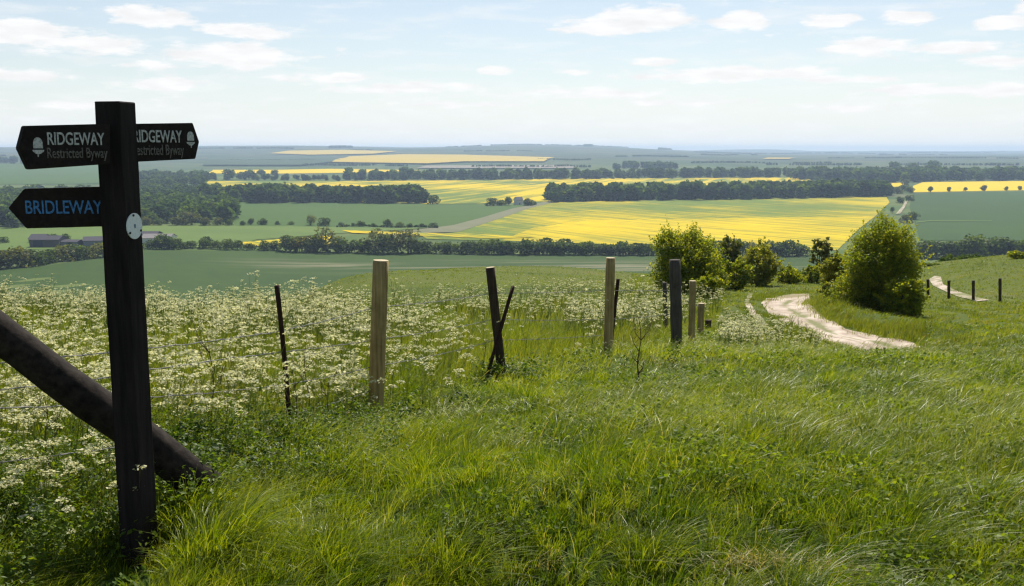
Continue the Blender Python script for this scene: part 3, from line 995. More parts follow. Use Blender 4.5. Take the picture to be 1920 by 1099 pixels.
def at_post(k, py):
    root, top, bot = st[k]
    u0, t0 = ut(0, py)
    # find the point along the post whose sight line is at that row
    best, bp = 1e9, None
    for i in range(200):
        p = bot.lerp(top, i / 199 * 1.02)
        v = (p - Vector((0, 0, EYE)))
        tt = -v.z / v.y
        if abs(tt - t0) < best: best, bp = abs(tt - t0), p.copy()
    return bp
off = Vector((-.03, .05, 0))
LW = W(-262, 690, 3.8)
strand([W(-262, 700, 3.85), W(205, 661, 4.55), W(285, 652, 4.7), at_post('A', 621), at_post('B', 578) + off, at_post('C', 551) + off, at_post('D', 545) + off, at_post('E', 545) + off, at_post('G', 575) + off], 'topmost strand of twisted barbed wire', 1)
strand([W(-262, 757, 3.85), W(205, 708, 4.5), W(285, 692, 4.7), W(427, 672, 5.2), at_post('A', 660), at_post('B', 640) + off, at_post('C', 600) + off, at_post('D', 600) + off, at_post('E', 590) + off], 'second barbed wire strand from the top', 2)
strand([W(-262, 840, 3.85), W(0, 765, 4.1), W(205, 755, 4.5), W(285, 745, 4.7), at_post('A', 722), at_post('B', 690) + off, at_post('C', 640) + off, at_post('D', 630) + off], 'third barbed wire strand, partly lost in the flowers', 3)
strand([W(-262, 905, 3.85), W(0, 866, 4.05), W(216, 840, 4.5), W(290, 825, 4.7), at_post('A', 780), at_post('B', 735) + off], 'lowest barbed wire strand near the grass', 4)

# ------------------------------------------------------------------ foliage: clouds of small faces
rng = np.random.default_rng(11)

def quads(cent, size, aspect=1.0, up=0.0, rng=rng, lean=None):
    """a small rhombic leaf at each centre, random facing; up pulls normals skyward"""
    n = len(cent)
    nrm = rng.normal(size=(n, 3)); nrm[:, 2] = np.abs(nrm[:, 2]) + up
    nrm /= np.linalg.norm(nrm, axis=1)[:, None]
    r = rng.normal(size=(n, 3))
    a = np.cross(nrm, r); a /= np.linalg.norm(a, axis=1)[:, None]
    b_ = np.cross(nrm, a)
    s = (size if np.ndim(size) else np.full(n, size))[:, None]
    v = np.stack([cent - a * s, cent - b_ * s * .5 * aspect + nrm * s * .12, cent + a * s, cent + b_ * s * .5 * aspect + nrm * s * .12], 1)
    return v  # n,4,3

def leaf_mesh(name, V, var, mat):
    n = len(V)
    return mesh_np(name, V.reshape(-1, 3), np.arange(n * 4).reshape(n, 4), mat, attr=np.repeat(var, 4))

def crown_points(n, lobes, rng, shell=.55):
    """points in a lumpy crown made of ellipsoid lobes: (cx,cy,cz,rx,ry,rz)"""
    lobes = np.array(lobes, float)
    w = lobes[:, 3] * lobes[:, 4] * lobes[:, 5]; w = w / w.sum()
    k = rng.choice(len(lobes), n, p=w)
    d = rng.normal(size=(n, 3)); d /= np.linalg.norm(d, axis=1)[:, None]
    r = shell + (1 - shell) * rng.random(n) ** .6
    r *= 1 + .10 * rng.normal(size=n)
    L = lobes[k]
    return L[:, :3] + d * r[:, None] * L[:, 3:6], d

def lobe_set(rng, W_, H, n, zlo=.25, spread=.55, rs=(.28, .42)):
    out_ = [(0, 0, H * .55, W_ * .33, W_ * .33, H * .40)]
    for i in range(n):
        a = rng.random() * 6.283; q = spread * W_ * .5 * (.4 + .6 * rng.random())
        z = H * (zlo + (.82 - zlo) * rng.random())
        rr_ = W_ * (rs[0] + (rs[1] - rs[0]) * rng.random()) * .62
        if z > H * .6: q *= .65
        z = min(z, H - rr_ * .8)
        out_.append((math.cos(a) * q, math.sin(a) * q, z, rr_, rr_, rr_ * .9))
    return out_

HEDGE = [(0, (.025, .055, .008)), (.5, (.065, .115, .012)), (1, (.15, .20, .022))]
m_hedge = leaf_mat('hedge_leaves', HEDGE, .45, .6, .15)
m_yhedge = leaf_mat('spring_leaves', [(0, (.055, .075, .012)), (.5, (.11, .13, .02)), (1, (.19, .19, .035))], .4, .6, .15)
m_wood = leaf_mat('woodland_leaves', [(0, (.020, .042, .012)), (.5, (.052, .10, .016)), (1, (.12, .18, .026))], .48, .7, .05)
m_bush = leaf_mat('hawthorn_leaves', [(0, (.06, .10, .006)), (.4, (.16, .215, .010)), (.75, (.30, .33, .014)), (1, (.48, .43, .02))], .58, .5, .25)
m_bushb = leaf_mat('blossoming_leaves', [(0, (.09, .12, .012)), (.5, (.21, .235, .02)), (1, (.38, .36, .03))], .55, .55, .25)
m_bark = dark_wood('bark', (.025, .02, .015), (.07, .055, .04), (8, 8, 2), .9)

def trunk_mesh(name, h, r, rng, limbs=4, spread=.4):
    bm = bmesh.new()
    tube(bm, [Vector((0, 0, -.3)), Vector((.02 * h * rng.normal(), .02 * h * rng.normal(), h * .35)), Vector((.03 * h * rng.normal(), .03 * h * rng.normal(), h * .8))], [r, r * .75, r * .25], 7, True)
    for i in range(limbs):
        a = i * 6.283 / limbs + rng.random()
        z0 = h * (.15 + .25 * rng.random())
        tube(bm, [Vector((0, 0, z0)), Vector((math.cos(a) * spread * h * .4, math.sin(a) * spread * h * .4, z0 + h * .2)), Vector((math.cos(a) * spread * h * .75, math.sin(a) * spread * h * .75, z0 + h * .42))], [r * .5, r * .32, r * .1], 5, True)
    me = bpy.data.meshes.new(name)
    bm.normal_update(); bm.to_mesh(me); bm.free(); me.materials.append(m_bark)
    for p in me.polygons: p.use_smooth = True
    return me

# far tree shapes, unit height 1 (bushy and taller), built once and copied
def far_shape(seed, Wd, n, leaf, nl, zlo=.2, spread=.6):
    r_ = np.random.default_rng(seed)
    lob = lobe_set(r_, Wd, 1.0, nl, zlo, spread)
    c, d = crown_points(n, lob, r_, .7)
    c = c[(c[:, 2] > 0.0)]
    V = quads(c, leaf * (.7 + .6 * r_.random(len(c))), 1.5, .3, r_)
    var = np.clip(r_.random(len(c)) * .7 + .3 * r_.random(), 0, 1)
    return V, var

SH_BUSH = [far_shape(100 + i, 1.5, 700, .075, 9, .10, .9) for i in range(5)]
SH_TREE = [far_shape(200 + i, .95, 620, .065, 8, .22, .8) for i in range(4)]
SH_TALL = [far_shape(300 + i, .75, 260, .10, 6, .12, .75) for i in range(4)]

def make_tree_meshes(shapes, mat, tag_):
    return [(leaf_mesh(tag_ + '_crown', V, var, mat)) for V, var in shapes]
ME = {'bush': make_tree_meshes(SH_BUSH, m_hedge, 'hedge'), 'ybush': make_tree_meshes(SH_BUSH, m_yhedge, 'spring'),
      'tree': make_tree_meshes(SH_TREE, m_hedge, 'tree'), 'ytree': make_tree_meshes([far_shape(400 + i, 1.0, 560, .045, 9, .25, .9) for i in range(3)], m_yhedge, 'loose'),
      'wtree': make_tree_meshes(SH_TREE, m_wood, 'wood')}
TRUNK = [trunk_mesh('trunk', 1.0, .035, np.random.default_rng(50 + i)) for i in range(3)]
trnd = random.Random(77)

def place_tree(kind, px, pyb, hpx, label, group=None, name='hedgerow_bush', cat='bush', dmin=350, wide=1.0, trunk=True, sink=.04):
    """a tree standing where its foot shows in the photograph, hpx pixels tall"""
    g = P(px, pyb, dmin)
    H = hpx * g.y / F * 1.02
    root = empty(name, (g.x, g.y, g.z - sink * H), trnd.random() * 6.28)
    wide = wide * (.98 + .26 * trnd.random()); H *= .88 + .24 * trnd.random()
    root.scale = (H * wide, H * wide, H)
    c = obj('crown', trnd.choice(ME[kind]), root)
    if trunk: obj('trunk', trnd.choice(TRUNK), root)
    tag(root, label, cat, group)
    return root

ORD = ['first', 'second', 'third', 'fourth', 'fifth', 'sixth', 'seventh', 'eighth', 'ninth', 'tenth', 'eleventh', 'twelfth', 'thirteenth', 'fourteenth', 'fifteenth',
       'sixteenth', 'seventeenth', 'eighteenth', 'nineteenth', 'twentieth', 'twenty-first', 'twenty-second', 'twenty-third', 'twenty-fourth', 'twenty-fifth',
       'twenty-sixth', 'twenty-seventh', 'twenty-eighth', 'twenty-ninth', 'thirtieth']

def hedge_row(pts, label_tail, group, kinds=('bush',)):
    """pts: (px, base py, height px)"""
    for i, q in enumerate(pts):
        k = q[3] if len(q) > 3 else kinds[i % len(kinds)]
        place_tree(k, q[0], q[1], q[2], ORD[i] + ' bush from the left in ' + label_tail, group)

# left hedge in front of the farm
hedge_row([(-14, 506, 34, 'ybush'), (14, 503, 33, 'ybush'), (42, 500, 34, 'ybush'), (66, 498, 30, 'bush'), (86, 494, 26, 'bush'), (104, 491, 26, 'ybush'), (124, 489, 28, 'ybush'), (145, 487, 28, 'bush'), (163, 485, 27, 'ybush'), (182, 483, 25, 'ybush'), (200, 481, 24, 'bush')],
          'the hedge below the farm sheds', 'hedge below the farm sheds')
# hedge behind the big wheat field, left of centre
hedge_row([(282, 468, 20), (299, 468, 26, 'tree'), (316, 468, 26), (335, 467, 18), (358, 466, 14), (386, 466, 22), (408, 467, 16), (425, 468, 18), (446, 468, 16), (468, 469, 14), (497, 470, 18), (520, 470, 18),
           (545, 472, 30), (566, 473, 34, 'ybush'), (588, 473, 34, 'bush'), (612, 473, 50, 'ytree'), (636, 474, 30), (660, 474, 26), (684, 475, 28), (704, 475, 54, 'ytree'), (728, 475, 34), (745, 475, 44, 'ytree'), (766, 475, 46, 'ytree'), (786, 475, 26), (802, 475, 24)],
          'the hedgerow left of the gateway gap', 'hedgerow behind the wheat field, left part')
# centre hedge below the yellow field
xs_ = [829, 845, 866, 884, 893, 908, 922, 938, 952, 963, 984, 1003, 1020, 1040, 1058, 1078, 1094, 1110, 1128, 1147, 1168, 1188, 1206, 1222]
hs_ = [17, 19, 20, 24, 17, 21, 24, 20, 25, 22, 26, 18, 26, 19, 28, 22, 22, 24, 20, 21, 24, 20, 23, 22]
hedge_row([(x, 476 + (x - 829) * .008, h * 1.12) for x, h in zip(xs_, hs_)], 'the dark hedgerow under the big yellow field', 'hedgerow under the big yellow field')
hedge_row([(1352, 480, 26), (1378, 481, 30, 'bush'), (1408, 481, 32, 'ytree'), (1443, 480, 34, 'tree'), (1466, 480, 26), (1485, 480, 34, 'bush'), (1506, 479, 24)],
          'the hedge seen between the two big bushes', 'hedge between the two big bushes')
hedge_row([(1730, 484, 32), (1748, 484, 34), (1768, 484, 30), (1790, 484, 33), (1812, 484, 32), (1834, 484, 38), (1854, 484, 34), (1876, 484, 38), (1896, 484, 36), (1916, 484, 36), (1938, 484, 34)],
          'the dark hedge below the deep green field', 'hedge below the deep green field')
# thin hedge across the middle
hedge_row([(455, 423, 10), (470, 422, 14, 'tree'), (493, 422, 12), (520, 422, 8), (545, 422, 8), (583, 423, 21, 'ytree'), (611, 424, 15), (640, 424, 8), (663, 425, 7), (678, 425, 12), (700, 425, 7), (727, 426, 16, 'tree'), (748, 426, 11), (768, 427, 9), (790, 427, 9), (812, 427, 9)],
          'the thin hedge between pasture and barley', 'thin hedge between pasture and barley')
# light bushes along the foot of the big left wood
hedge_row([(276, 423, 16, 'ybush'), (300, 423, 14, 'bush'), (328, 423, 16, 'ybush'), (358, 422, 24, 'ybush'), (385, 423, 16, 'ybush'), (408, 423, 16, 'ybush'), (430, 423, 14, 'bush')],
          'the pale row at the foot of the left wood', 'pale bushes at the foot of the left wood')
# clump by the white house
hedge_row([(925, 386, 16), (940, 386, 12), (953, 385, 17, 'tree'), (990, 386, 13), (1000, 385, 9), (812, 382, 17), (860, 382, 6), (880, 382, 7)][0:5] , 'the clump around the white house', 'clump round the white house')
place_tree('bush', 812, 383, 17, 'lone round bush off the end of the middle-left wood', None, 'bush', 'bush')
place_tree('bush', 296, 574, 17, 'lone small bush just right of the signpost at the near edge of the wheat field', None, 'bush', 'bush', dmin=380)
# three round clumps standing over the right plantation
for px, pb, h, w_, lab in [(1679, 325, 25, 1.15, 'large round tree over the right plantation, leftmost of three'), (1711, 325, 22, 1.1, 'middle of three round trees over the right plantation'),
                           (1753, 325, 25, 1.35, 'broad domed tree over the right plantation, rightmost of three')]:
    place_tree('wtree', px, pb, h, lab, 'three round trees over the right plantation', 'round_tree', 'tree', wide=w_)
for i, (px, pb, h) in enumerate([(1744, 359.5, 12), (1779, 358.5, 11), (1810, 358, 9), (1845, 357.5, 11), (1887, 356.5, 9), (1912, 356, 10)]):
    place_tree('tree', px, pb + .8, h, ORD[i] + ' small tree from the left along the right-hand yellow field', 'row of small trees by the right-hand yellow field', 'small_tree', 'tree')
for px, pb, h, k, lab in [(1673, 398, 12, 'tree', 'round tree alone on the bare ground left of the lane'), (1689, 381, 12, 'bush', 'dark bush left of the far lane'), (1703, 377, 11, 'bush', 'dark bush right of the far lane'),
                          (1683, 363, 12, 'ybush', 'loose bush at the end of the middle wood'), (1697, 358, 12, 'bush', 'dark bush beside the lane at the yellow field corner'), (1707, 362, 11, 'bush', 'bush at the corner of the deep green field'),
                          (1696, 347, 11, 'ybush', 'small bush where the lane meets the plantation'), (1712, 412, 16, 'bush', 'hedge end beside the pale path'), (1700, 418, 14, 'ybush', 'bush above the big right bush')]:
    place_tree(k, px, pb, h, lab, None, 'bush' if k != 'tree' else 'round_tree', 'bush' if k != 'tree' else 'tree')
for px, pb, h, k, lab in [(398, 336, 14, 'wtree', 'leftmost tree before the thin yellow band'), (430, 337, 20, 'wtree', 'broad tree standing before the thin yellow band'), (452, 336, 14, 'wtree', 'low tree between two bigger ones at the yellow band'),
                          (467, 337, 19, 'wtree', 'square dark tree at the yellow band'), (490, 330, 14, 'wtree', 'narrow tree against the yellow band'), (515, 330, 12, 'wtree', 'small tree right of the narrow one at the yellow band')]:
    place_tree(k, px, pb, h, lab, 'trees before the thin yellow band', 'field_tree', 'tree', wide=1.3)

# ------------------------------------------------------------------ woods that read as one mass
def wood(name, poly, hpx, spacing, label, seed, dmin=350, kind=SH_TALL, mat=m_wood, edge=1.0, dmax=13000, line=False):
    """fill a ground polygon with trees merged into one mass"""
    pg = PP(poly, dmin, dmax)
    r_ = np.random.default_rng(seed)
    xs = np.array([p.x for p in pg]); ys = np.array([p.y for p in pg])
    gxx = np.arange(xs.min(), xs.max(), spacing); gyy = np.arange(ys.min(), ys.max(), spacing)
    A_, B_ = np.meshgrid(gxx, gyy)
    A_ = (A_ + (r_.random(A_.shape) - .5) * spacing * .9).ravel(); B_ = (B_ + (r_.random(B_.shape) - .5) * spacing * .9).ravel()
    k = in_poly(A_, B_, [(p.x, p.y) for p in pg])
    A_, B_ = A_[k], B_[k]
    near = min(ys)
    if line:
        a_, c_ = pg[0], pg[1]
        n_ = int((c_ - a_).length / (hpx * near / F * .85)) + 2
        tt_ = (np.arange(n_) + r_.random(n_) * .6) / n_
        tt_ = tt_[vnoise(tt_ * n_ / 9, tt_ * 0, seed) > .22]
        wob = (vnoise(tt_ * 5, tt_ * 0 + .5, seed + 2) - .5) * .05 * near
        A_ = a_.x + (c_.x - a_.x) * tt_; B_ = a_.y + (c_.y - a_.y) * tt_ + wob
    H = hpx * near / F * (.82 + .36 * r_.random(len(A_)))
    H *= .9 + .25 * vnoise(A_ / 60, B_ / 60, seed)
    zz = ZZ(A_, B_)
    Vs, vs2 = [], []
    for i in range(len(A_)):
        V, var = kind[i % len(kind)]
        a = r_.random() * 6.283
        c_, s_ = math.cos(a), math.sin(a)
        w_ = H[i] * (1.0 + .5 * r_.random())
        Q = np.empty_like(V)
        Q[..., 0] = (V[..., 0] * c_ - V[..., 1] * s_) * w_ + A_[i]
        Q[..., 1] = (V[..., 0] * s_ + V[..., 1] * c_) * w_ + B_[i]
        Q[..., 2] = V[..., 2] * H[i] + zz[i] - .08 * H[i]
        Vs.append(Q); vs2.append(np.clip(var * .5 + .75 * (r_.random() - .25), 0, 1))
    if not Vs:
        print('EMPTY WOOD', label); return None
    V = np.concatenate(Vs); v = np.concatenate(vs2)
    print('wood', label, len(A_), len(V))
    o = obj(name, leaf_mesh(name, V, v, mat))
    return tag(o, label, 'wood', kind='stuff')

SH_BIG = [far_shape(500 + i, .95, 230, .10, 6, .3, .7) for i in range(4)]
wood('wood', [(-150, 432), (200, 426), (445, 415), (440, 392), (400, 388), (385, 384), (300, 380), (100, 385), (-150, 390)], 36, 17, 'large dense mixed wood at left behind the signpost', 1, kind=SH_BIG)
wood('wood', [(265, 383), (380, 383), (385, 366), (330, 358), (265, 356), (60, 362), (-150, 372), (-150, 390), (100, 384)], 22, 26, 'upper slope of the left wood fading into haze', 2, kind=SH_BIG)
wood('wood', [(384, 382), (600, 381), (790, 383), (795, 376), (780, 371), (500, 371), (384, 372)], 31, 15, 'belt of dark trees under the striped yellow field', 3)
wood('wood', [(1029, 380), (1180, 377), (1400, 374), (1665, 369), (1668, 362), (1400, 366), (1180, 370), (1032, 373)], 31, 15, 'long dark plantation between the two yellow fields', 4)
wood('wood', [(640, 339.5), (900, 338), (1200, 335), (1500, 333), (1500, 330.5), (1200, 332), (900, 334.5), (640, 335)], 20, 26, 'far narrow belt of conifers across the centre', 5)
wood('wood', [(1490, 337), (1665, 343), (1700, 343), (1740, 341), (1990, 338), (1990, 332), (1600, 331), (1500, 331)], 23, 26, 'far broad plantation on the right', 6)
wood('wood', [(1500, 362), (1600, 358), (1668, 356), (1668, 350), (1600, 349), (1490, 352)], 16, 22, 'paler trees behind the right end of the plantation', 16)
wood('wood', [(262, 357), (385, 350), (385, 338), (380, 330), (262, 332)], 21, 34, 'hazy wood right of the signpost top', 7, kind=SH_BIG)
wood('wood', [(385, 338), (640, 340), (640, 336), (520, 333), (385, 334)], 10, 30, 'low tree line above the striped yellow field', 8)
wood('wood', [(1148, 318), (1270, 318), (1262, 314), (1160, 314)], 13, 34, 'small dark hilltop wood left of the centre', 9)
wood('wood', [(-150, 309), (182, 309), (182, 306), (-150, 306)], 14, 45, 'distant dark strip of trees behind the left board', 10)
wood('wood', [(600, 311), (770, 311), (770, 309.5), (600, 309.5)], 4, 300, 'thin far tree line under the pale yellow hill field', 11, line=True)
wood('wood', [(875, 314), (1110, 314), (1110, 312.6), (875, 312.6)], 5, 320, 'thin far tree line beside the ploughed field', 12, line=True)
wood('wood', [(1095, 275), (1112, 275), (1112, 274.2), (1095, 274.2)], 4.5, 30, 'tiny clump on the central hilltop', 13, dmin=5000, dmax=9000)
wood('wood', [(1235, 281), (1260, 281), (1260, 280.2), (1235, 280.2)], 4, 30, 'tiny clump right of the central hilltop', 14, dmin=5000, dmax=9000)
wood('wood', [(618, 278), (660, 278), (660, 277), (618, 277)], 4.5, 35, 'clump on the left skyline', 15, dmin=5000, dmax=9000)
wood('wood', [(380, 279), (560, 279), (560, 278.2), (380, 278.2)], 3.2, 450, 'thin row of trees on the left skyline', 17, dmin=5000, dmax=9000, line=True)
wood('wood', [(1300, 285.5), (1900, 285.5), (1900, 285), (1300, 285)], 2.6, 450, 'thin broken row of trees on the right skyline', 18, dmin=6000, dmax=13000, line=True)
wood('wood', [(830, 277), (1180, 275.5), (1180, 275), (830, 276)], 2.4, 450, 'thin row of trees along the central hilltop', 19, dmin=5000, dmax=9000, line=True)

for i, (xa, xb, y_, hp, lab) in enumerate([(1150, 1290, 294, 3.2, 'dark hedge on the central down'), (870, 1000, 283.5, 2.5, 'hedge line high on the central down'), (660, 700, 282, 3, 'short hedge beside the faint yellow strip'),
        (1560, 1900, 297, 3, 'long hedge on the blue down at right'), (1320, 1420, 291, 2.6, 'hedge below the blue skyline right of centre'), (420, 590, 301, 3.2, 'hedge across the down behind the right board'),
        (1010, 1110, 300, 3.5, 'hedge right of the pale yellow hillside'), (0, 170, 292, 3, 'hedge on the down behind the left board'), (1640, 1760, 290.5, 2.2, 'faint hedge near the right skyline'),
        (560, 700, 309, 4, 'hedge under the left end of the pale yellow hillside'), (1300, 1560, 306, 4, 'hedge behind the far plantation'), (1440, 1900, 309.5, 5, 'dim tree line behind the right plantation')]):
    wood('wood', [(xa, y_ + .5), (xb, y_ + .5), (xb, y_ - .5), (xa, y_ - .5)], hp, 400, lab, 40 + i, dmin=2400, line=True)

wood('hedge', [(635, 425), (822, 428), (822, 427), (635, 424)], 5, 400, 'low clipped hedge between pasture and barley', 70, dmin=400, line=True, mat=m_hedge)
# hedge dots along the upper edge of the striped field
for i, (px, w_) in enumerate([(870, 14), (900, 9), (940, 18), (975, 10), (1010, 20), (1040, 8), (1075, 14), (1110, 8), (1148, 10), (1170, 14), (1195, 7), (1260, 8)]):
    place_tree('wtree', px, 337.5 - (px - 870) * .006, 5.5, ORD[i] + ' dark shrub from the left along the far edge of the striped field', 'shrubs along the far edge of the striped field', 'field_shrub', 'shrub', wide=1.6, trunk=False)

# ------------------------------------------------------------------ farm and house
def gable(name, c, L, Wd, h, rh, rz, mwall, mroof, label, door=None, cat='barn', group=None):
    root = empty(name, c, rz)
    bm = bmesh.new()
    x, y = L / 2, Wd / 2
    v = [bm.verts.new(p) for p in [(-x, -y, -1), (x, -y, -1), (x, y, -1), (-x, y, -1), (-x, -y, h), (x, -y, h), (x, y, h), (-x, y, h), (-x, 0, h + rh), (x, 0, h + rh)]]
    for f in [(0, 1, 5, 4), (2, 3, 7, 6), (1, 2, 6, 9, 5), (3, 0, 4, 8, 7), (0, 3, 2, 1)]:
        bm.faces.new([v[i] for i in f])
    bm_obj('walls', bm, mwall, root)
    bm = bmesh.new()
    e = .5; k = rh / y
    for s in (-1, 1):
        q = [(-x - e, s * (y + e), h - e * k), (x + e, s * (y + e), h - e * k), (x + e, 0, h + rh + .02), (-x - e, 0, h + rh + .02)]
        lo = [bm.verts.new((a, b_, z + .05)) for a, b_, z in q]; hi = [bm.verts.new((a, b_, z + .3)) for a, b_, z in q]
        bm.faces.new(hi); bm.faces.new(lo[::-1])
        for i in range(4): bm.faces.new((lo[i], lo[(i + 1) % 4], hi[(i + 1) % 4], hi[i]))
    bmesh.ops.recalc_face_normals(bm, faces=bm.faces[:])
    bm_obj('roof', bm, mroof, root)
    if door:
        for (dx, dw, dh) in door:
            bm = bmesh.new()
            box_dir(bm, Vector((dx, -y - .06, dh / 2)), Vector((1, 0, 0)), Vector((0, 1, 0)), UP, dw / 2, .1, dh / 2, 0)
            bm_obj('door', bm, m_doord, root)
    tag(root, label, cat, group)
    return root
def farm(px0_, px1_, pyb, hw, hr, mw, mr, label, door=None, rz=0, depth=14, dd=0, cat='barn', name='barn'):
    a = P(px0_, pyb, 350); c = P(px1_, pyb, 350)
    g = P((px0_ + px1_) / 2, pyb, 350)
    L = (c - a).length; D = g.y
    return gable(name, (g.x, g.y + depth / 2 + dd, g.z), L, depth, hw * D / F, hr * D / F, rz, mw, mr, label, door, cat, 'farm buildings')
farm(20, 46, 462, 8, 7, m_wallb, m_roof, 'leftmost farm building with a steep brown roof', None, .1, dd=25)
farm(56, 108, 464, 14, 6, m_wallb, m_roof, 'broad brick barn with a dark blue doorway', [(-4, 6, 4.5)], .05)
farm(108, 146, 463, 9, 3, m_wall, m_roof, 'long low grey lean-to between two barns', [(2, 3, 2.6)], -.05, 10)
farm(148, 195, 463, 11, 6, m_wall, m_roof, 'grey gabled barn nearest the signpost', None, .35, 18)
farm(180, 255, 463, 13, 5, m_wallb, m_roof, 'barn hidden behind the signpost', None, .0, 14, 40)
farm(262, 318, 458, 11, 6, m_houswall, m_roofp, 'long pale shed right of the signpost', None, .05, 18)
gh = P(972, 384, 350)
gable('house', (gh.x, gh.y + 6, gh.z), 9, 7, 5.5, 3.5, .5, m_houswall, m_roofp, 'small white house among trees by the striped yellow field', [(0, 1, 2)], 'house')

# trees round the farm
for px, pb, h, k, lab in [(78, 452, 10, 'bush', 'bush behind the broad brick barn'), (100, 452, 14, 'bush', 'dark round tree behind the brick barn roof'), (122, 452, 14, 'bush', 'round tree right of the brick barn roof'),
                          (5, 456, 12, 'bush', 'bush at the left end of the farm'), (302, 467, 28, 'tree', 'pointed dark tree in front of the pale shed'), (325, 467, 24, 'bush', 'dark bush right of the pale shed')]:
    place_tree(k, px, pb, h, lab, None, 'farm_tree', 'tree')

# ------------------------------------------------------------------ near bushes
def near_bush(name, px, pyb, wpx, hpx, D, nl, leaf, mat, label, seed, lobes=9, sprays=60, cat='bush', zlo=.12, cover=1.0):
    u, t = ut(px, pyb)
    gxp, gyp = u * D, D
    gz = Z(gxp, gyp)
    topz = W(px, pyb - hpx, D).z
    H = topz - gz; Wd = wpx * D / F
    r_ = np.random.default_rng(seed)
    root = empty(name, (gxp, gyp, gz))
    lob = lobe_set(r_, Wd, H, lobes, zlo, .78, (.22, .38))
    lob[0] = (0, 0, H * .52, Wd * .39, Wd * .39, H * .43) if nl > 12000 else (0, 0, H * .48, Wd * .43, Wd * .43, H * .42)
    if nl < 12000: sprays = int(sprays * .5)
    for i in range(max(4, lobes // 2)):
        a = i * 6.283 / max(4, lobes // 2) + r_.random() * .5
        lob.append((math.cos(a) * Wd * .27, math.sin(a) * Wd * .27, H * .17, Wd * .17, Wd * .17, H * .17))
    # clumps over the surface of the lobes, leaves in each clump
    nc = int(nl / 38)
    c, d = crown_points(nc, lob, r_, .62)
    c = c[c[:, 2] > .03 * H]
    k = r_.integers(0, len(c), nl)
    cs = Wd * .045
    pts = c[k] + r_.normal(size=(nl, 3)) * cs * np.array([1, 1, .7])
    tone = r_.random(len(c))[k]
    # upright shoots that break the outline
    sp, tn = [], []
    for i in range(sprays):
        j = r_.integers(0, len(c))
        q = c[j]; dr = (q - np.array([0, 0, H * .45])); dr /= np.linalg.norm(dr) + 1e-6
        dr = dr + np.array([0, 0, .7]); dr /= np.linalg.norm(dr)
        L = Wd * (.07 + .11 * r_.random())
        m_ = 26
        s_ = r_.random(m_)[:, None]
        sp.append(q + dr * s_ * L * 1.4 + r_.normal(size=(m_, 3)) * leaf * .7)
        tn.append(np.full(m_, .55 + .45 * r_.random()))
    pts = np.concatenate([pts] + sp); tone = np.concatenate([tone] + tn)
    ok = pts[:, 2] > 0.02
    pts, tone = pts[ok], tone[ok]
    V = quads(pts, leaf * (.6 + .8 * r_.random(len(pts))), 1.3, .25, r_)
    var = np.clip(tone * .6 + .4 * r_.random(len(pts)), 0, 1)
    obj('foliage', leaf_mesh('foliage', V, var, mat), root)
    bm = bmesh.new()
    for i in range(7):
        a = i * .9 + r_.random()
        e = np.array(lob[i % len(lob)][:3])
        tube(bm, [Vector((math.cos(a) * .12, math.sin(a) * .12, -.2)), Vector(e * .45), Vector(e)], [.07, .045, .015], 6, True)
    bm_obj('stems', bm, m_bark, root, True)
    tag(root, label, cat)
    return root

near_bush('hawthorn_bush', 1647, 586, 150, 180, 36, 72000, .037, m_bush, 'largest round hawthorn bush on the bank right of the track', 1, 17, 260)
near_bush('hawthorn_bush', 1694, 590, 78, 76, 34, 9000, .045, m_bush, 'low bright bush at the right foot of the largest bush', 2, 6, 60)
near_bush('hawthorn_bush', 1566, 562, 66, 92, 41, 7000, .05, m_bushb, 'golden brownish bush against the left flank of the largest bush', 3, 7, 60)
near_bush('hawthorn_bush', 1592, 584, 60, 62, 38, 6500, .05, m_bush, 'low shrub at the left foot of the largest bush', 21, 6, 50)
near_bush('hawthorn_bush', 1537, 540, 44, 98, 75, 4500, .075, m_yhedge, 'loose grey-green sapling behind the golden bush', 4, 6, 40)
near_bush('hawthorn_bush', 1288, 550, 134, 118, 48, 42000, .050, m_bush, 'dark rounded bush behind the thick grey post', 5, 13, 120)
near_bush('hawthorn_bush', 1324, 562, 60, 46, 42, 4500, .05, m_bush, 'small leafy shrub at the foot of the dark rounded bush', 6, 5, 40)
near_bush('hawthorn_bush', 1380, 545, 56, 66, 52, 5500, .06, m_bush, 'small dark bush in the middle of the bush row', 7, 5, 40)
near_bush('hawthorn_bush', 1422, 545, 82, 92, 57, 8500, .065, m_bushb, 'yellow-green open bush above the bend of the track', 8, 8, 70)
near_bush('hawthorn_bush', 1362, 530, 60, 86, 68, 5500, .07, m_yhedge, 'thin twiggy bush between the two round bushes', 9, 6, 60)
near_bush('hawthorn_bush', 1484, 538, 66, 34, 60, 4500, .06, m_bush, 'low spreading bush above the far end of the track', 10, 6, 30)
near_bush('hawthorn_bush', 1522, 540, 40, 44, 62, 3000, .06, m_bush, 'low dark bush beside the grey-green sapling', 11, 4, 25)
near_bush('hawthorn_bush', 1775, 512, 60, 36, 120, 3500, .12, m_hedge, 'low dark bush below the right hedge, left one', 12, 5, 20)
near_bush('hawthorn_bush', 1818, 508, 66, 34, 118, 3500, .12, m_hedge, 'low dark bush below the right hedge, right one', 13, 5, 20)
near_bush('hawthorn_bush', 1740, 522, 44, 24, 90, 2500, .1, m_hedge, 'dark low shrub between largest bush and right-hand track', 14, 4, 15)
near_bush('hawthorn_bush', 1912, 490, 40, 18, 82, 2000, .08, m_bush, 'small bush on the crest at the right edge', 15, 4, 15)

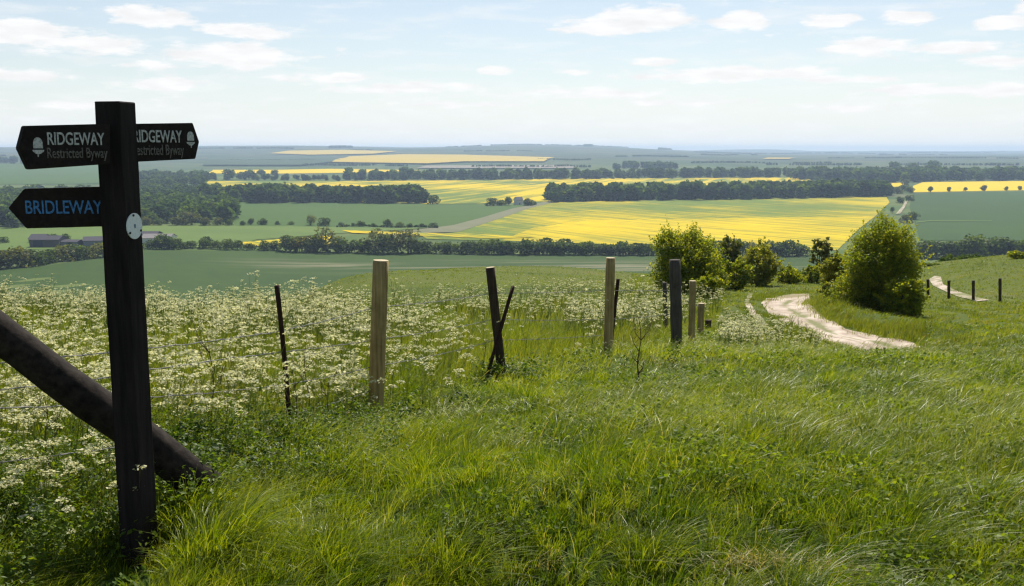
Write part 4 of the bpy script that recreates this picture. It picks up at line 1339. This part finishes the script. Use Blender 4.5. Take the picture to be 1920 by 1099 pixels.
# ------------------------------------------------------------------ grass
FENCE = [(-8, 3.6), (-2.6, 4.25), (-1.33, 5.85), (-.96, 7.05), (-.1, 10.2), (1.13, 11.8), (2.1, 12.9), (2.87, 16), (4.0, 21), (6.5, 30), (9, 40)]
fxx = np.array([p[0] for p in FENCE]); fyy = np.array([p[1] for p in FENCE])
def fence_side(x, y):
    """positive on the meadow side (left of / beyond the fence)"""
    xf = np.interp(y, fyy, fxx)
    return xf - x
TRACKS = [[(p.x, p.y) for p in t] for t in (TR1, TR2, TR3)]
def on_track(x, y):
    k = np.zeros(x.shape, bool)
    x = x + (vnoise(x * 1.3, y * 1.3, 57) - .5) * .7; y = y + (vnoise(x * 1.3, y * 1.3, 58) - .5) * 1.0
    for t in TRACKS: k |= in_poly(x, y, t)
    return k

def scatter(n, d0, d1, rng, ulo=-.70, uhi=.70, pw=1.0):
    """more pieces close by: even in ln(distance)"""
    L = rng.random(n) ** pw
    D = np.exp(math.log(d0) + (math.log(d1) - math.log(d0)) * L)
    u = ulo + (uhi - ulo) * rng.random(n)
    return u * D, D

def blades(x, y, h, w, rng, lean, segs=3, curl=.6, zoff=0.0, head=None):
    """curved tapering blades -> verts, quad faces (tip quad collapses)"""
    n = len(x)
    z = ZZ(x, y) + zoff
    h = h * (1 - .72 * np.exp(-(((x - px0 - .02) / .30) ** 2 + ((y - 3.45) / .38) ** 2)))
    yaw = rng.random(n) * 6.283
    bx, by = np.cos(yaw), np.sin(yaw)              # width direction
    ld = lean[:, 0] + rng.normal(size=n) * .35, lean[:, 1] + rng.normal(size=n) * .35
    V = np.empty((n, (segs + 1) * 2, 3))
    cv = curl * (.35 + 1.0 * rng.random(n))
    for i in range(segs + 1):
        s = i / segs
        ww = w * (1 - s ** 1.6 * .92) * .5
        bend = s ** 1.8 * cv
        hh = h * (s - .42 * bend * s)
        cx = x + ld[0] * h * bend; cy = y + ld[1] * h * bend; cz = z + hh
        V[:, i * 2, 0] = cx - bx * ww; V[:, i * 2, 1] = cy - by * ww; V[:, i * 2, 2] = cz
        V[:, i * 2 + 1, 0] = cx + bx * ww; V[:, i * 2 + 1, 1] = cy + by * ww; V[:, i * 2 + 1, 2] = cz
    k = (segs + 1) * 2
    base = (np.arange(n) * k)[:, None, None]
    q = np.array([[2 * i, 2 * i + 1, 2 * i + 3, 2 * i + 2] for i in range(segs)])[None]
    return V.reshape(-1, 3), (base + q).reshape(-1, 4), k

m_grass = leaf_mat('long_grass_blades', [(0, (.040, .090, .004)), (.35, (.118, .182, .006)), (.7, (.235, .285, .010)), (.9, (.30, .34, .05)), (1, (.42, .37, .17))], .5, .42, .42, tint=(1.35, 1.25, .35))
m_grass2 = leaf_mat('slope_grass_blades', [(0, (.085, .135, .008)), (.5, (.155, .205, .012)), (.85, (.23, .26, .022)), (1, (.34, .29, .12))], .45, .5, .25)

def grass_obj(name, label, n, d0, d1, hr, wr, mat, seed, keep, segs=3, tuft=1.0, lean0=(.9, -.1), curl=.75, ulo=-.70, uhi=.70, tone=0.0, pw=1.0):
    r_ = np.random.default_rng(seed)
    x, y = scatter(n, d0, d1, r_, ulo, uhi, pw)
    k = keep(x, y) & ~on_track(x, y)
    x, y = x[k], y[k]
    # gather blades in tufts that splay outwards
    def hsh(a, b, s_):
        v = np.sin(a * 127.1 + b * 311.7 + s_ * 74.7) * 43758.5453
        return v - np.floor(v)
    lev = np.round(np.log2(np.clip(y / 5, .7, 8)) + r_.random(len(x)) * .6)
    g = .15 * 2.0 ** lev
    qa = .62 + lev * .4
    wx = x * np.cos(qa) - y * np.sin(qa) + (vnoise(x / g * .8, y / g * .8, 51) - .5) * 1.5 * g
    wy = x * np.sin(qa) + y * np.cos(qa) + (vnoise(x / g * .8, y / g * .8, 52) - .5) * 1.5 * g
    ci, cj = np.floor(wx / g), np.floor(wy / g)
    ox = wx / g - (ci + .15 + .7 * hsh(ci, cj, 1)); oy = wy / g - (cj + .15 + .7 * hsh(ci, cj, 2))
    ox, oy = ox * np.cos(qa) + oy * np.sin(qa), -ox * np.sin(qa) + oy * np.cos(qa)
    x = x - ox * g * .30; y = y - oy * g * .30
    ch = hsh(ci, cj, 3); ct = hsh(ci, cj, 4); ca = hsh(ci, cj, 5)
    f1 = vnoise(x * .8, y * .8, 31); f2 = vnoise(x * 2.6, y * 2.6, 32); f3 = vnoise(x * .35, y * .35, 33)
    h = (hr[0] + (hr[1] - hr[0]) * r_.random(len(x)) ** 1.3) * (.40 + .75 * (f2 * .6 + f1 * .4) * tuft + .55 * ch ** 1.5)
    w = (wr[0] + (wr[1] - wr[0]) * r_.random(len(x))) * np.clip(y / 6, .8, None) ** .75
    a = (vnoise(x * .7, y * .7, 41) - .5) * 2.2 + (vnoise(x * 2.2, y * 2.2, 42) - .5) * 1.6 + (ca - .5) * 1.6
    lean = np.stack([lean0[0] * np.cos(a) - lean0[1] * np.sin(a), lean0[0] * np.sin(a) + lean0[1] * np.cos(a)], 1) * (.35 + .9 * r_.random(len(x)))[:, None]
    lean = lean + np.stack([ox, oy], 1) * 1.1
    V, Fc, kk = blades(x, y, h, w, r_, lean, segs, curl)
    dry = r_.random(len(x)) < (.004 + .05 * np.clip((f3 - .62) * 3, 0, 1) * (ct > .6))
    var = np.clip(.02 + .34 * r_.random(len(x)) + .46 * (ct - .15) + .34 * (f1 - .32) + .2 * (f3 - .4) + tone, 0, .9)
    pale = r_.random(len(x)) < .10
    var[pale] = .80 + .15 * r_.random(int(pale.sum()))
    var[dry] = 1.0
    me = mesh_np(name, V, Fc, mat, attr=np.repeat(var, kk), smooth=True)
    print(name, label, len(x))
    return tag(obj(name, me), label, 'grass', kind='stuff')

right_side = lambda x, y: fence_side(x, y) < .25
left_side = lambda x, y: fence_side(x, y) >= .1
alls = lambda x, y: np.ones(x.shape, bool)
grass_obj('grass', 'long windblown grass in the foreground', 230000, 2.3, 9, (.06, .20), (.003, .006), m_grass, 1, alls, 4, lean0=(.75, -.25))
grass_obj('grass', 'long grass along the slope beside the fence', 150000, 7, 26, (.06, .19), (.0035, .007), m_grass, 2, right_side, 3, tone=.12)
grass_obj('grass', 'meadow grass among the white flowers', 110000, 6, 34, (.15, .42), (.003, .006), m_grass2, 3, left_side, 3, uhi=.35, tone=.08, lean0=(.5, -.1))
grass_obj('grass', 'sunlit grass on the bank and verges of the track', 120000, 16, 95, (.05, .17), (.004, .008), m_grass2, 4, lambda x, y: (x / y > .12), 2, ulo=.1, tone=.12)  # raised tone puts the bank's sunlight into the blade colour
grass_obj('grass', 'short olive turf on the open slope', 60000, 28, 110, (.05, .13), (.005, .009), m_grass2, 5, lambda x, y: (x / y < .25), 2, tone=-.02)

def seed_stems(n, d0, d1, seed, label):
    r_ = np.random.default_rng(seed)
    x, y = scatter(n, d0, d1, r_, -.66, .66)
    k = ~on_track(x, y) & (vnoise(x * .9, y * .9, 66) > .5)
    x, y = x[k], y[k]; n = len(x); z = ZZ(x, y)
    h = .13 + .15 * r_.random(n)
    lx = h * (.25 + .4 * r_.random(n)); ly = h * r_.normal(size=n) * .2
    w = .0007 * np.clip(y / 5, 1, 3); d = r_.random(n) * 3.14
    ox, oy = np.cos(d) * w, np.sin(d) * w
    S1 = np.stack([np.stack([x - ox, y - oy, z], 1), np.stack([x + ox, y + oy, z], 1), np.stack([x + lx * .5 + ox, y + ly * .5 + oy, z + h * .7], 1), np.stack([x + lx * .5 - ox, y + ly * .5 - oy, z + h * .7], 1)], 1)
    S2 = np.stack([np.stack([x + lx * .5 - ox, y + ly * .5 - oy, z + h * .7], 1), np.stack([x + lx * .5 + ox, y + ly * .5 + oy, z + h * .7], 1), np.stack([x + lx + ox * 3, y + ly + oy * 3, z + h], 1), np.stack([x + lx - ox * 3, y + ly - oy * 3, z + h], 1)], 1)
    S3 = np.stack([np.stack([x + lx - ox * 3, y + ly - oy * 3, z + h], 1), np.stack([x + lx + ox * 3, y + ly + oy * 3, z + h], 1), np.stack([x + lx * 1.25 + ox, y + ly * 1.25 + oy, z + h * 1.05], 1), np.stack([x + lx * 1.25 - ox, y + ly * 1.25 - oy, z + h * 1.05], 1)], 1)
    V = np.concatenate([S1, S2, S3]); var = .55 + .45 * np.tile(r_.random(n), 3)
    return tag(obj('grass', leaf_mesh('grass_seed_heads', V, var, m_grass2)), label, 'grass', kind='stuff')
seed_stems(3000, 2.6, 22, 19, 'pale grass stems with seed heads above the turf')

def glint_tips(n, d0, d1, seed, label):  # bent tips whose pale colour stands in for glints on the blades
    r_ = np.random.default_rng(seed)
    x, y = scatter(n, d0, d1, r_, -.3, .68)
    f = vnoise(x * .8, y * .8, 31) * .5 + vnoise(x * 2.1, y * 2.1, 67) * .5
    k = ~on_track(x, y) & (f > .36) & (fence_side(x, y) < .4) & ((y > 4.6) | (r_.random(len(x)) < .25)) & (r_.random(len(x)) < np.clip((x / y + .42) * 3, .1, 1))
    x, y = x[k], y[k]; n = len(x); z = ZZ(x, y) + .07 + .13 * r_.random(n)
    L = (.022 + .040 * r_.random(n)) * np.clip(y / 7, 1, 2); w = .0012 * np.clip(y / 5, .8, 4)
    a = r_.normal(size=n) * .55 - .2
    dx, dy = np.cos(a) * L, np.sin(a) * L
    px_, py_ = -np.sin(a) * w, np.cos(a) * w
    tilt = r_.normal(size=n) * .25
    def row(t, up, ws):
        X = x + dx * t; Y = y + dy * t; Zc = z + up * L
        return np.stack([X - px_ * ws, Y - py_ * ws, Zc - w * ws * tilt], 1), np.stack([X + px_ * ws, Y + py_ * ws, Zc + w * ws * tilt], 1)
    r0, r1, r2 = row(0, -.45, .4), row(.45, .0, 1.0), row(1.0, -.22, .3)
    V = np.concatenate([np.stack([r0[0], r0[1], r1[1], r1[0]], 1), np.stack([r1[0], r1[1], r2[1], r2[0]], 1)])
    return tag(obj('grass', leaf_mesh('grass_glint_tips', V, np.tile(r_.random(n), 2), m_glint_tip)), label, 'grass', kind='stuff')
m_glint_tip = leaf_mat('painted_glint_tips', [(0, (.18, .25, .03)), (.5, (.33, .37, .10)), (1, (.55, .54, .30))], .45, .5, .25)
glint_tips(42000, 2.8, 22, 23, 'wind-bent grass tips over the slope, coloured pale as glints')

# rough verge of taller grass either side of the lane
def verge(line, n, h0, h1, width, seed, label, tone=.0, sh=(0, 0)):
    r_ = np.random.default_rng(seed)
    pts = PP(line, 17, 80)
    seg = r_.integers(0, len(pts) - 1, n); t = r_.random(n)
    ax = np.array([p.x for p in pts]); ay = np.array([p.y for p in pts])
    x = ax[seg] + (ax[seg + 1] - ax[seg]) * t + r_.normal(size=n) * width
    y = ay[seg] + (ay[seg + 1] - ay[seg]) * t + r_.normal(size=n) * width
    x = x + sh[0]; y = y + sh[1]
    cl_ = vnoise(x * 1.7, y * 1.7, 73)
    k = r_.random(n) < np.clip(cl_ * 2 - .3, .05, 1)
    x, y, cl_ = x[k], y[k], cl_[k]
    h = (h0 + (h1 - h0) * r_.random(len(x))) * (.5 + cl_)
    V, Fc, kk = blades(x, y, h, .010 + .010 * r_.random(len(x)), r_, np.stack([.5 + 0 * x, r_.normal(size=len(x)) * .3], 1), 2, .7)
    var = np.clip(.15 + .6 * r_.random(len(x)) + tone, 0, .9)
    me = mesh_np('verge_grass', V, Fc, m_grass2, attr=np.repeat(var, kk), smooth=True)
    return tag(obj('grass', me), label, 'grass', kind='stuff')
verge([(1442, 590), (1464, 604), (1502, 624), (1542, 645), (1590, 661), (1640, 668), (1740, 664)], 8000, .05, .16, .22, 51, 'tufted verge along the near edge of the chalk track')
verge([(1519, 560), (1524, 573), (1556, 599), (1590, 616), (1646, 629), (1716, 643), (1770, 652)], 12000, .12, .32, .30, 52, 'rough grass on the bank beyond the chalk track', .22, (.45, .85))  # lighter blade colour than the other verges, painting the bank as sunlit
verge([(1427, 566), (1438, 556), (1472, 550), (1512, 548)], 3000, .08, .22, .4, 53, 'grass behind the bend of the chalk track')

# thick tussocks right of the signpost foot and elsewhere in the foreground
def tussocks(spots, seed):
    r_ = np.random.default_rng(seed)
    X, Y, Lx, Ly, H = [], [], [], [], []
    for (px, py, n, rad, h) in spots:
        c = P(px, py)
        a = r_.random(n) * 6.283; q = rad * r_.random(n) ** .6
        X.append(c.x + np.cos(a) * q * .6); Y.append(c.y + np.sin(a) * q * .6)
        Lx.append(np.cos(a) * .9 * q / rad + .35); Ly.append(np.sin(a) * .9 * q / rad)
        H.append(h * (.55 + .6 * r_.random(n)))
    X, Y, Lx, Ly, H = map(np.concatenate, (X, Y, Lx, Ly, H))
    V, Fc, kk = blades(X, Y, H, .004 + .003 * r_.random(len(X)), r_, np.stack([Lx, Ly], 1), 5, .95)
    var = np.clip(.1 + .75 * r_.random(len(X)), 0, .97)
    me = mesh_np('grass_tussocks', V, Fc, m_grass, attr=np.repeat(var, kk), smooth=True)
    return tag(obj('grass', me), 'thick arching grass tussocks round the foot of the signpost', 'grass', kind='stuff')
tussocks([(390, 1050, 1100, .26, .30), (350, 1000, 700, .18, .30), (640, 900, 350, .2, .24), (560, 860, 500, .18, .30), (480, 800, 400, .2, .30),
          (620, 1060, 500, .22, .2), (850, 1070, 400, .22, .19), (1220, 1060, 400, .2, .19), (700, 790, 400, .14, .25), (940, 708, 350, .18, .26), (1197, 742, 300, .14, .2), (1850, 950, 300, .2, .2)], 9)

qs = np.random.default_rng(61)
sx_, sy_ = [], []
for (px, py, n, rx, ry) in ((1415, 1072, 300, .085, .035), (1575, 1090, 220, .06, .04), (1250, 684, 260, .4, .22), (1010, 1080, 40, .1, .05), (750, 1040, 30, .1, .05), (1740, 820, 80, .25, .12)):
    c = P(px, py); sx_.append(c.x + qs.normal(size=n) * rx); sy_.append(c.y + qs.normal(size=n) * ry)
sx_, sy_ = np.concatenate(sx_), np.concatenate(sy_)
V, Fc, kk = blades(sx_, sy_, .035 + .05 * qs.random(len(sx_)), .003 + .002 * qs.random(len(sx_)), qs, qs.normal(size=(len(sx_), 2)) * .9, 3, 1.2, zoff=.035)
tag(obj('straw', mesh_np('dead_straw', V, Fc, m_grass, attr=np.ones(len(sx_) * kk), smooth=True)), 'pale mats of dead straw lying in the grass', 'straw', kind='stuff')

# ------------------------------------------------------------------ cow parsley
m_umbel = leaf_mat('parsley_flowers', [(0, (.46, .47, .22)), (.5, (.66, .65, .38)), (1, (.82, .80, .60))], .45, .7, .1, tint=(1, .97, .75))
m_stalk = leaf_mat('parsley_stalks', [(0, (.05, .08, .015)), (.6, (.10, .14, .03)), (1, (.16, .17, .06))], .3, .5, .3)
m_fern = leaf_mat('parsley_leaves', [(0, (.045, .09, .006)), (.5, (.10, .165, .010)), (1, (.20, .26, .02))], .5, .5, .25)

def parsley(label, x, y, h, detail, seed, umb=(5, 9), ur=.038):
    """detail = flecks per flower head; stalks as thin crossed ribbons"""
    r_ = np.random.default_rng(seed)
    n = len(x)
    z = ZZ(x, y)
    nu = r_.integers(umb[0], umb[1], n)
    idx = np.repeat(np.arange(n), nu)
    m_ = len(idx)
    a = r_.random(m_) * 6.283; q = (.04 + .16 * r_.random(m_)) * h[idx] / .8
    hx = x[idx] + np.cos(a) * q + h[idx] * .10; hy = y[idx] + np.sin(a) * q
    hz = z[idx] + h[idx] * (.70 + .36 * r_.random(m_)) - q * .3
    R_ = ur * (.6 + .8 * r_.random(m_))
    # heads
    k = np.repeat(np.arange(m_), detail)
    aa = r_.random(len(k)) * 6.283; rr2 = np.sqrt(r_.random(len(k)))
    fx = hx[k] + np.cos(aa) * rr2 * R_[k]; fy = hy[k] + np.sin(aa) * rr2 * R_[k]
    fz = hz[k] + (1 - rr2 ** 2) * R_[k] * .35 + r_.normal(size=len(k)) * .004
    s_ = (R_[k] * (1.05 / math.sqrt(detail)) * (.7 + .5 * r_.random(len(k))))
    V1 = quads(np.stack([fx, fy, fz], 1), s_, 1.7, .9, r_)
    o1 = obj('cow_parsley', leaf_mesh('cow_parsley_flowers', V1, r_.random(len(k)), m_umbel))
    tag(o1, label + ', flower heads', 'cow parsley', kind='stuff')
    # stalks: main stem and one ray to every head
    def ribbon(ax, ay, az_, bx, by, bz, w):
        nn = len(ax); d = r_.random(nn) * 3.14
        ox, oy = np.cos(d) * w, np.sin(d) * w
        A_ = np.stack([ax - ox, ay - oy, az_], 1); B_ = np.stack([ax + ox, ay + oy, az_], 1)
        C_ = np.stack([bx + ox * .6, by + oy * .6, bz], 1); D_ = np.stack([bx - ox * .6, by - oy * .6, bz], 1)
        return np.stack([A_, B_, C_, D_], 1)
    sc = np.clip(y / 7, 1, 3)
    jx = x + h * .06; jz = z + h * .55
    V2 = [ribbon(x, y, z, jx, y, jz, .0028 * sc)]
    jj = .35 + .5 * r_.random(m_)
    mx2 = x[idx] + h[idx] * .06 * jj / .85; mz = z[idx] + h[idx] * .62 * jj
    V2.append(ribbon(mx2, y[idx], mz, hx, hy, hz, .0016 * sc[idx]))
    V2 = np.concatenate(V2)
    o2 = obj('cow_parsley', leaf_mesh('cow_parsley_stalks', V2, r_.random(len(V2)), m_stalk), o1)
    o2.name = 'stalks'
    return o1

r_ = np.random.default_rng(5)
# deep meadow behind the fence
def pick(n, d0, d1, ulo, uhi, keep, seed, pw=1.0):
    rr_ = np.random.default_rng(seed)
    x, y = scatter(n, d0, d1, rr_, ulo, uhi, pw)
    k = keep(x, y) & ~on_track(x, y)
    return x[k], y[k], rr_
def meadow_keep(x, y):
    d = vnoise(x * .5, y * .5, 61) * .6 + vnoise(x * 1.4, y * 1.4, 62) * .4
    return (fence_side(x, y) > .1) & (d > .47 - .012 * (y - 5)) & (x / y < .18)
x, y, q = pick(1150, 5.0, 12, -.62, .3, meadow_keep, 71)
parsley('cow parsley just behind the wire', x, y, .20 + .60 * q.random(len(x)) ** 1.2, 14, 81, (3, 8), .028)
def meadow_far(x, y):
    d = vnoise(x * .38, y * .25, 63) * .75 + vnoise(x * 1.1, y * .8, 62) * .25
    return (fence_side(x, y) > .3) & (d > .50 - .008 * (y - 11)) & (x / y < .22) & (y < 33 + 12 * np.clip(x / y + .15, 0, .3) / .3)
x, y, q = pick(3900, 11, 42, -.64, .3, meadow_far, 72, .85)
parsley('cow parsley whitening the meadow up to the crest', x, y, .42 + .38 * q.random(len(x)) + .30 * (q.random(len(x)) < .06), 8, 82, (4, 8), .036)
# patch right of the fence on the slope
def patch_keep(x, y):
    u = x / y
    d = vnoise(x * .6, y * .6, 64) - .6 * np.clip(1 - np.abs(u - .18 + (vnoise(x * 1.1, y * 1.1, 65) - .5) * .03) / .05, 0, 1) * (y < 24)
    return (fence_side(x, y) < 0) & (u > .13) & (y < 34 - 45 * (u - .13)) & (u < .36 - .01 * (26 - np.minimum(y, 26))) & (d > .40)
x, y, q = pick(1500, 12.5, 30, .12, .40, patch_keep, 73)
parsley('cow parsley right of the grey post', x, y, .24 + .24 * q.random(len(x)), 7, 83, (3, 7), .032)
# a few close plants at the lower left
def spots(lst, seed, jit):
    rr_ = np.random.default_rng(seed); X, Y = [], []
    for (px, py, n) in lst:
        c = P(px, py)
        X.append(c.x + rr_.normal(size=n) * jit); Y.append(c.y + rr_.normal(size=n) * jit)
    return np.concatenate(X), np.concatenate(Y), rr_
x, y, q = spots([(60, 1010, 6), (150, 1000, 6), (40, 1080, 4), (170, 1060, 3), (110, 960, 6), (20, 950, 6), (-30, 1000, 4)], 74, .16)
parsley('low cow parsley in the shade left of the signpost', x, y, .26 + .24 * q.random(len(x)), 22, 84, (3, 6), .028)
x, y, q = spots([(620, 790, 13), (480, 800, 14), (440, 850, 8), (720, 800, 5), (640, 830, 7), (30, 860, 14), (150, 860, 10), (560, 800, 10), (330, 860, 9), (60, 900, 8), (800, 760, 6), (850, 730, 5)], 75, .24)
parsley('cow parsley growing through the fence', x, y, .32 + .42 * q.random(len(x)), 20, 85, (4, 8), .034)

# ferny and broad leaves
def leaf_carpet(label, x, y, n_each, size, hmax, mat, seed, cat='plants', aspect=1.0, rad=.10, name='ground_plants'):
    r_ = np.random.default_rng(seed)
    n = len(x)
    k = np.repeat(np.arange(n), n_each)
    a = r_.random(len(k)) * 6.283; q = rad * np.sqrt(r_.random(len(k)))
    X = x[k] + np.cos(a) * q; Y = y[k] + np.sin(a) * q
    hh = hmax * (.35 + .65 * r_.random(n))[k]
    Zc = ZZ(x, y)[k] + hh * r_.random(len(k)) ** .6 * (1 - .45 * (q / rad) ** 2)
    sc = np.clip(Y / 7, 1, None) ** .7
    V = quads(np.stack([X, Y, Zc], 1), size * (.5 + r_.random(len(k))) * sc, aspect, .7, r_)
    tone = r_.random(n)[k]
    var = np.clip(tone * .55 + .45 * r_.random(len(k)), 0, 1)
    return tag(obj(name, leaf_mesh(name, V, var, mat)), label, cat, kind='stuff')

m_nettle = leaf_mat('nettle_leaves', [(0, (.018, .045, .006)), (.5, (.04, .085, .008)), (1, (.08, .14, .012))], .4, .5, .25)
def keep_n(thr, seed, sc_=.7):
    return lambda x, y: (vnoise(x * sc_, y * sc_, seed) * .65 + vnoise(x * sc_ * 3, y * sc_ * 3, seed + 1) * .35) > thr
x, y, q = pick(1700, 2.6, 8, -.62, -.12, lambda x, y: (np.abs(fence_side(x, y)) < 1.5) & keep_n(.35, 90)(x, y) & (((x - px0) / .35) ** 2 + ((y - 3.4) / .5) ** 2 > 1), 76)
leaf_carpet('ferny cow parsley leaves along the foot of the fence', x, y, 60, .010, .30, m_fern, 91, rad=.11)
x, y, q = pick(800, 2.4, 4.4, -.66, -.30, lambda x, y: (((x - px0 - .02) / .30) ** 2 + ((y - 3.45) / .40) ** 2 > 1) & ((x / y < -.40) | (y > 3.9)), 77)
leaf_carpet('dense leafy plants in the lower left corner', x, y, 60, .012, .26, m_fern, 92, rad=.10)
m_broad = leaf_mat('broad_leaves', [(0, (.06, .11, .005)), (.5, (.13, .20, .008)), (1, (.23, .29, .02))], .52, .5, .2)
x, y, q = pick(1900, 2.6, 15, -.25, .66, lambda x, y: right_side(x, y) & (keep_n(.53, 95, 1.1)(x, y) | ((x / y > .36) & keep_n(.42, 97, .8)(x, y))), 78)
leaf_carpet('patches of broad-leaved weeds in the grass', x, y, 44, .0125, .18, m_broad, 93, aspect=1.4, rad=.13)
x, y, q = pick(1500, 8, 26, .05, .62, lambda x, y: right_side(x, y) & keep_n(.50, 99, .45)(x, y), 79)
leaf_carpet('leafy weeds along the brow of the slope', x, y, 34, .010, .22, m_fern, 94, aspect=1.3, rad=.15)

wq = np.random.default_rng(33)
WL = [(500, 850, 9), (560, 850, 10), (620, 830, 10), (450, 900, 8), (680, 820, 6), (740, 800, 4), (400, 880, 8), (330, 930, 6), (940, 715, 6), (1000, 720, 3), (1190, 745, 5), (1140, 690, 3), (100, 960, 10), (30, 940, 9), (170, 900, 8), (60, 1040, 9), (180, 1060, 6), (385, 950, 10), (350, 965, 9), (420, 935, 7), (860, 740, 3), (1280, 690, 3)]
wx_, wy_, q = spots(WL, 88, .17)
leaf_carpet('tall leafy weeds crowding round the post feet', wx_, wy_, 95, .011, .40, m_fern, 96, aspect=1.1, rad=.085)
wx_, wy_, q = spots([(a, c, n) for a, c, n in WL[:9]], 89, .22)
leaf_carpet('dark nettle clumps along the fence foot', wx_, wy_, 80, .013, .26, m_nettle, 97, aspect=1.6, rad=.10)

# ------------------------------------------------------------------ dry stems standing in the grass
def dry_weed(px, pyb, hpx, D, label, seed, branches=5, r0=.006, name='dry_weed'):
    rr_ = random.Random(seed)
    u, t = ut(px, pyb); x0, y0 = u * D, D
    z0 = Z(x0, y0); top = W(px, pyb - hpx, D).z
    H = top - z0
    root_loc = Vector((x0, y0, z0))
    bm = bmesh.new()
    pts = [Vector((.02 * math.sin(i * 1.3 + seed) * H, .01 * math.cos(i * 2.1) * H, H * i / 7 - .02)) for i in range(8)]
    tube(bm, pts, [r0 * (1 - .75 * i / 7) for i in range(8)], 6, True)
    for i in range(branches):
        k = rr_.randint(2, 6); s = rr_.choice((-1, 1))
        p = pts[k]; L = H * (.12 + .2 * rr_.random())
        a = rr_.random() * 3.14
        q = p + Vector((s * math.cos(a * .3) * L * .55, math.sin(a) * L * .3, L * .8))
        tube(bm, [p, p.lerp(q, .5) + Vector((s * .01, 0, -.01)), q], [r0 * .5, r0 * .35, r0 * .2], 5, True)
        for j in range(2):
            q2 = p.lerp(q, .5 + .2 * j); e = q2 + Vector(((rr_.random() - .5) * L * .5, (rr_.random() - .5) * L * .4, L * .3))
            tube(bm, [q2, e], [r0 * .25, r0 * .15], 4, True)
    o = bm_obj(name, bm, m_stemdry, smooth=True, loc=root_loc)
    return tag(o, label, 'dry weed', 'dry weed stems by the fence')
dry_weed(1197, 742, 150, 8.6, 'forked dry stem standing alone before the second pale post', 1, 7, .009)
dry_weed(404, 885, 262, 5.1, 'tall thin dry stem between signpost and rusty stake', 2, 5, .005)
dry_weed(556, 830, 160, 5.6, 'bent dry stem just right of the rusty stake', 3, 5, .005)
dry_weed(578, 810, 180, 6.1, 'branching dry stem between rusty stake and tall pale post', 4, 6, .005)
dry_weed(618, 830, 130, 5.9, 'short dry stem left of the tall pale post', 5, 4, .005)
dry_weed(95, 930, 190, 4.4, 'thin dry stem under the diagonal strut', 6, 4, .005)

# ------------------------------------------------------------------ the air over the valley
HZ = bpy.data.meshes.new('haze')
x0, x1, y0_, y1_, z0, z1 = -15500, 15500, -9000, 15000, -500, 42
hv = [(x0, y0_, z0), (x1, y0_, z0), (x1, y1_, z0), (x0, y1_, z0), (x0, y0_, z1), (x1, y0_, z1), (x1, y1_, z1), (x0, y1_, z1)]
HZ.from_pydata(hv, [], [(0, 3, 2, 1), (4, 5, 6, 7), (0, 1, 5, 4), (1, 2, 6, 5), (2, 3, 7, 6), (3, 0, 4, 7)])
m_haze, nt, out = new_mat('haze')
vp = nt.nodes.new('ShaderNodeVolumePrincipled')
vp.inputs['Color'].default_value = (.55, .72, .95, 1)
vp.inputs['Density'].default_value = 1.1e-4
vp.inputs['Anisotropy'].default_value = 0.25
nt.links.new(vp.outputs[0], out.inputs['Volume'])
HZ.materials.append(m_haze)
hz = obj('haze', HZ)
tag(hz, 'thin bluish summer haze over the valley', 'haze', kind='stuff')
print('terrain z min', GZ.min(), 'max', GZ.max())
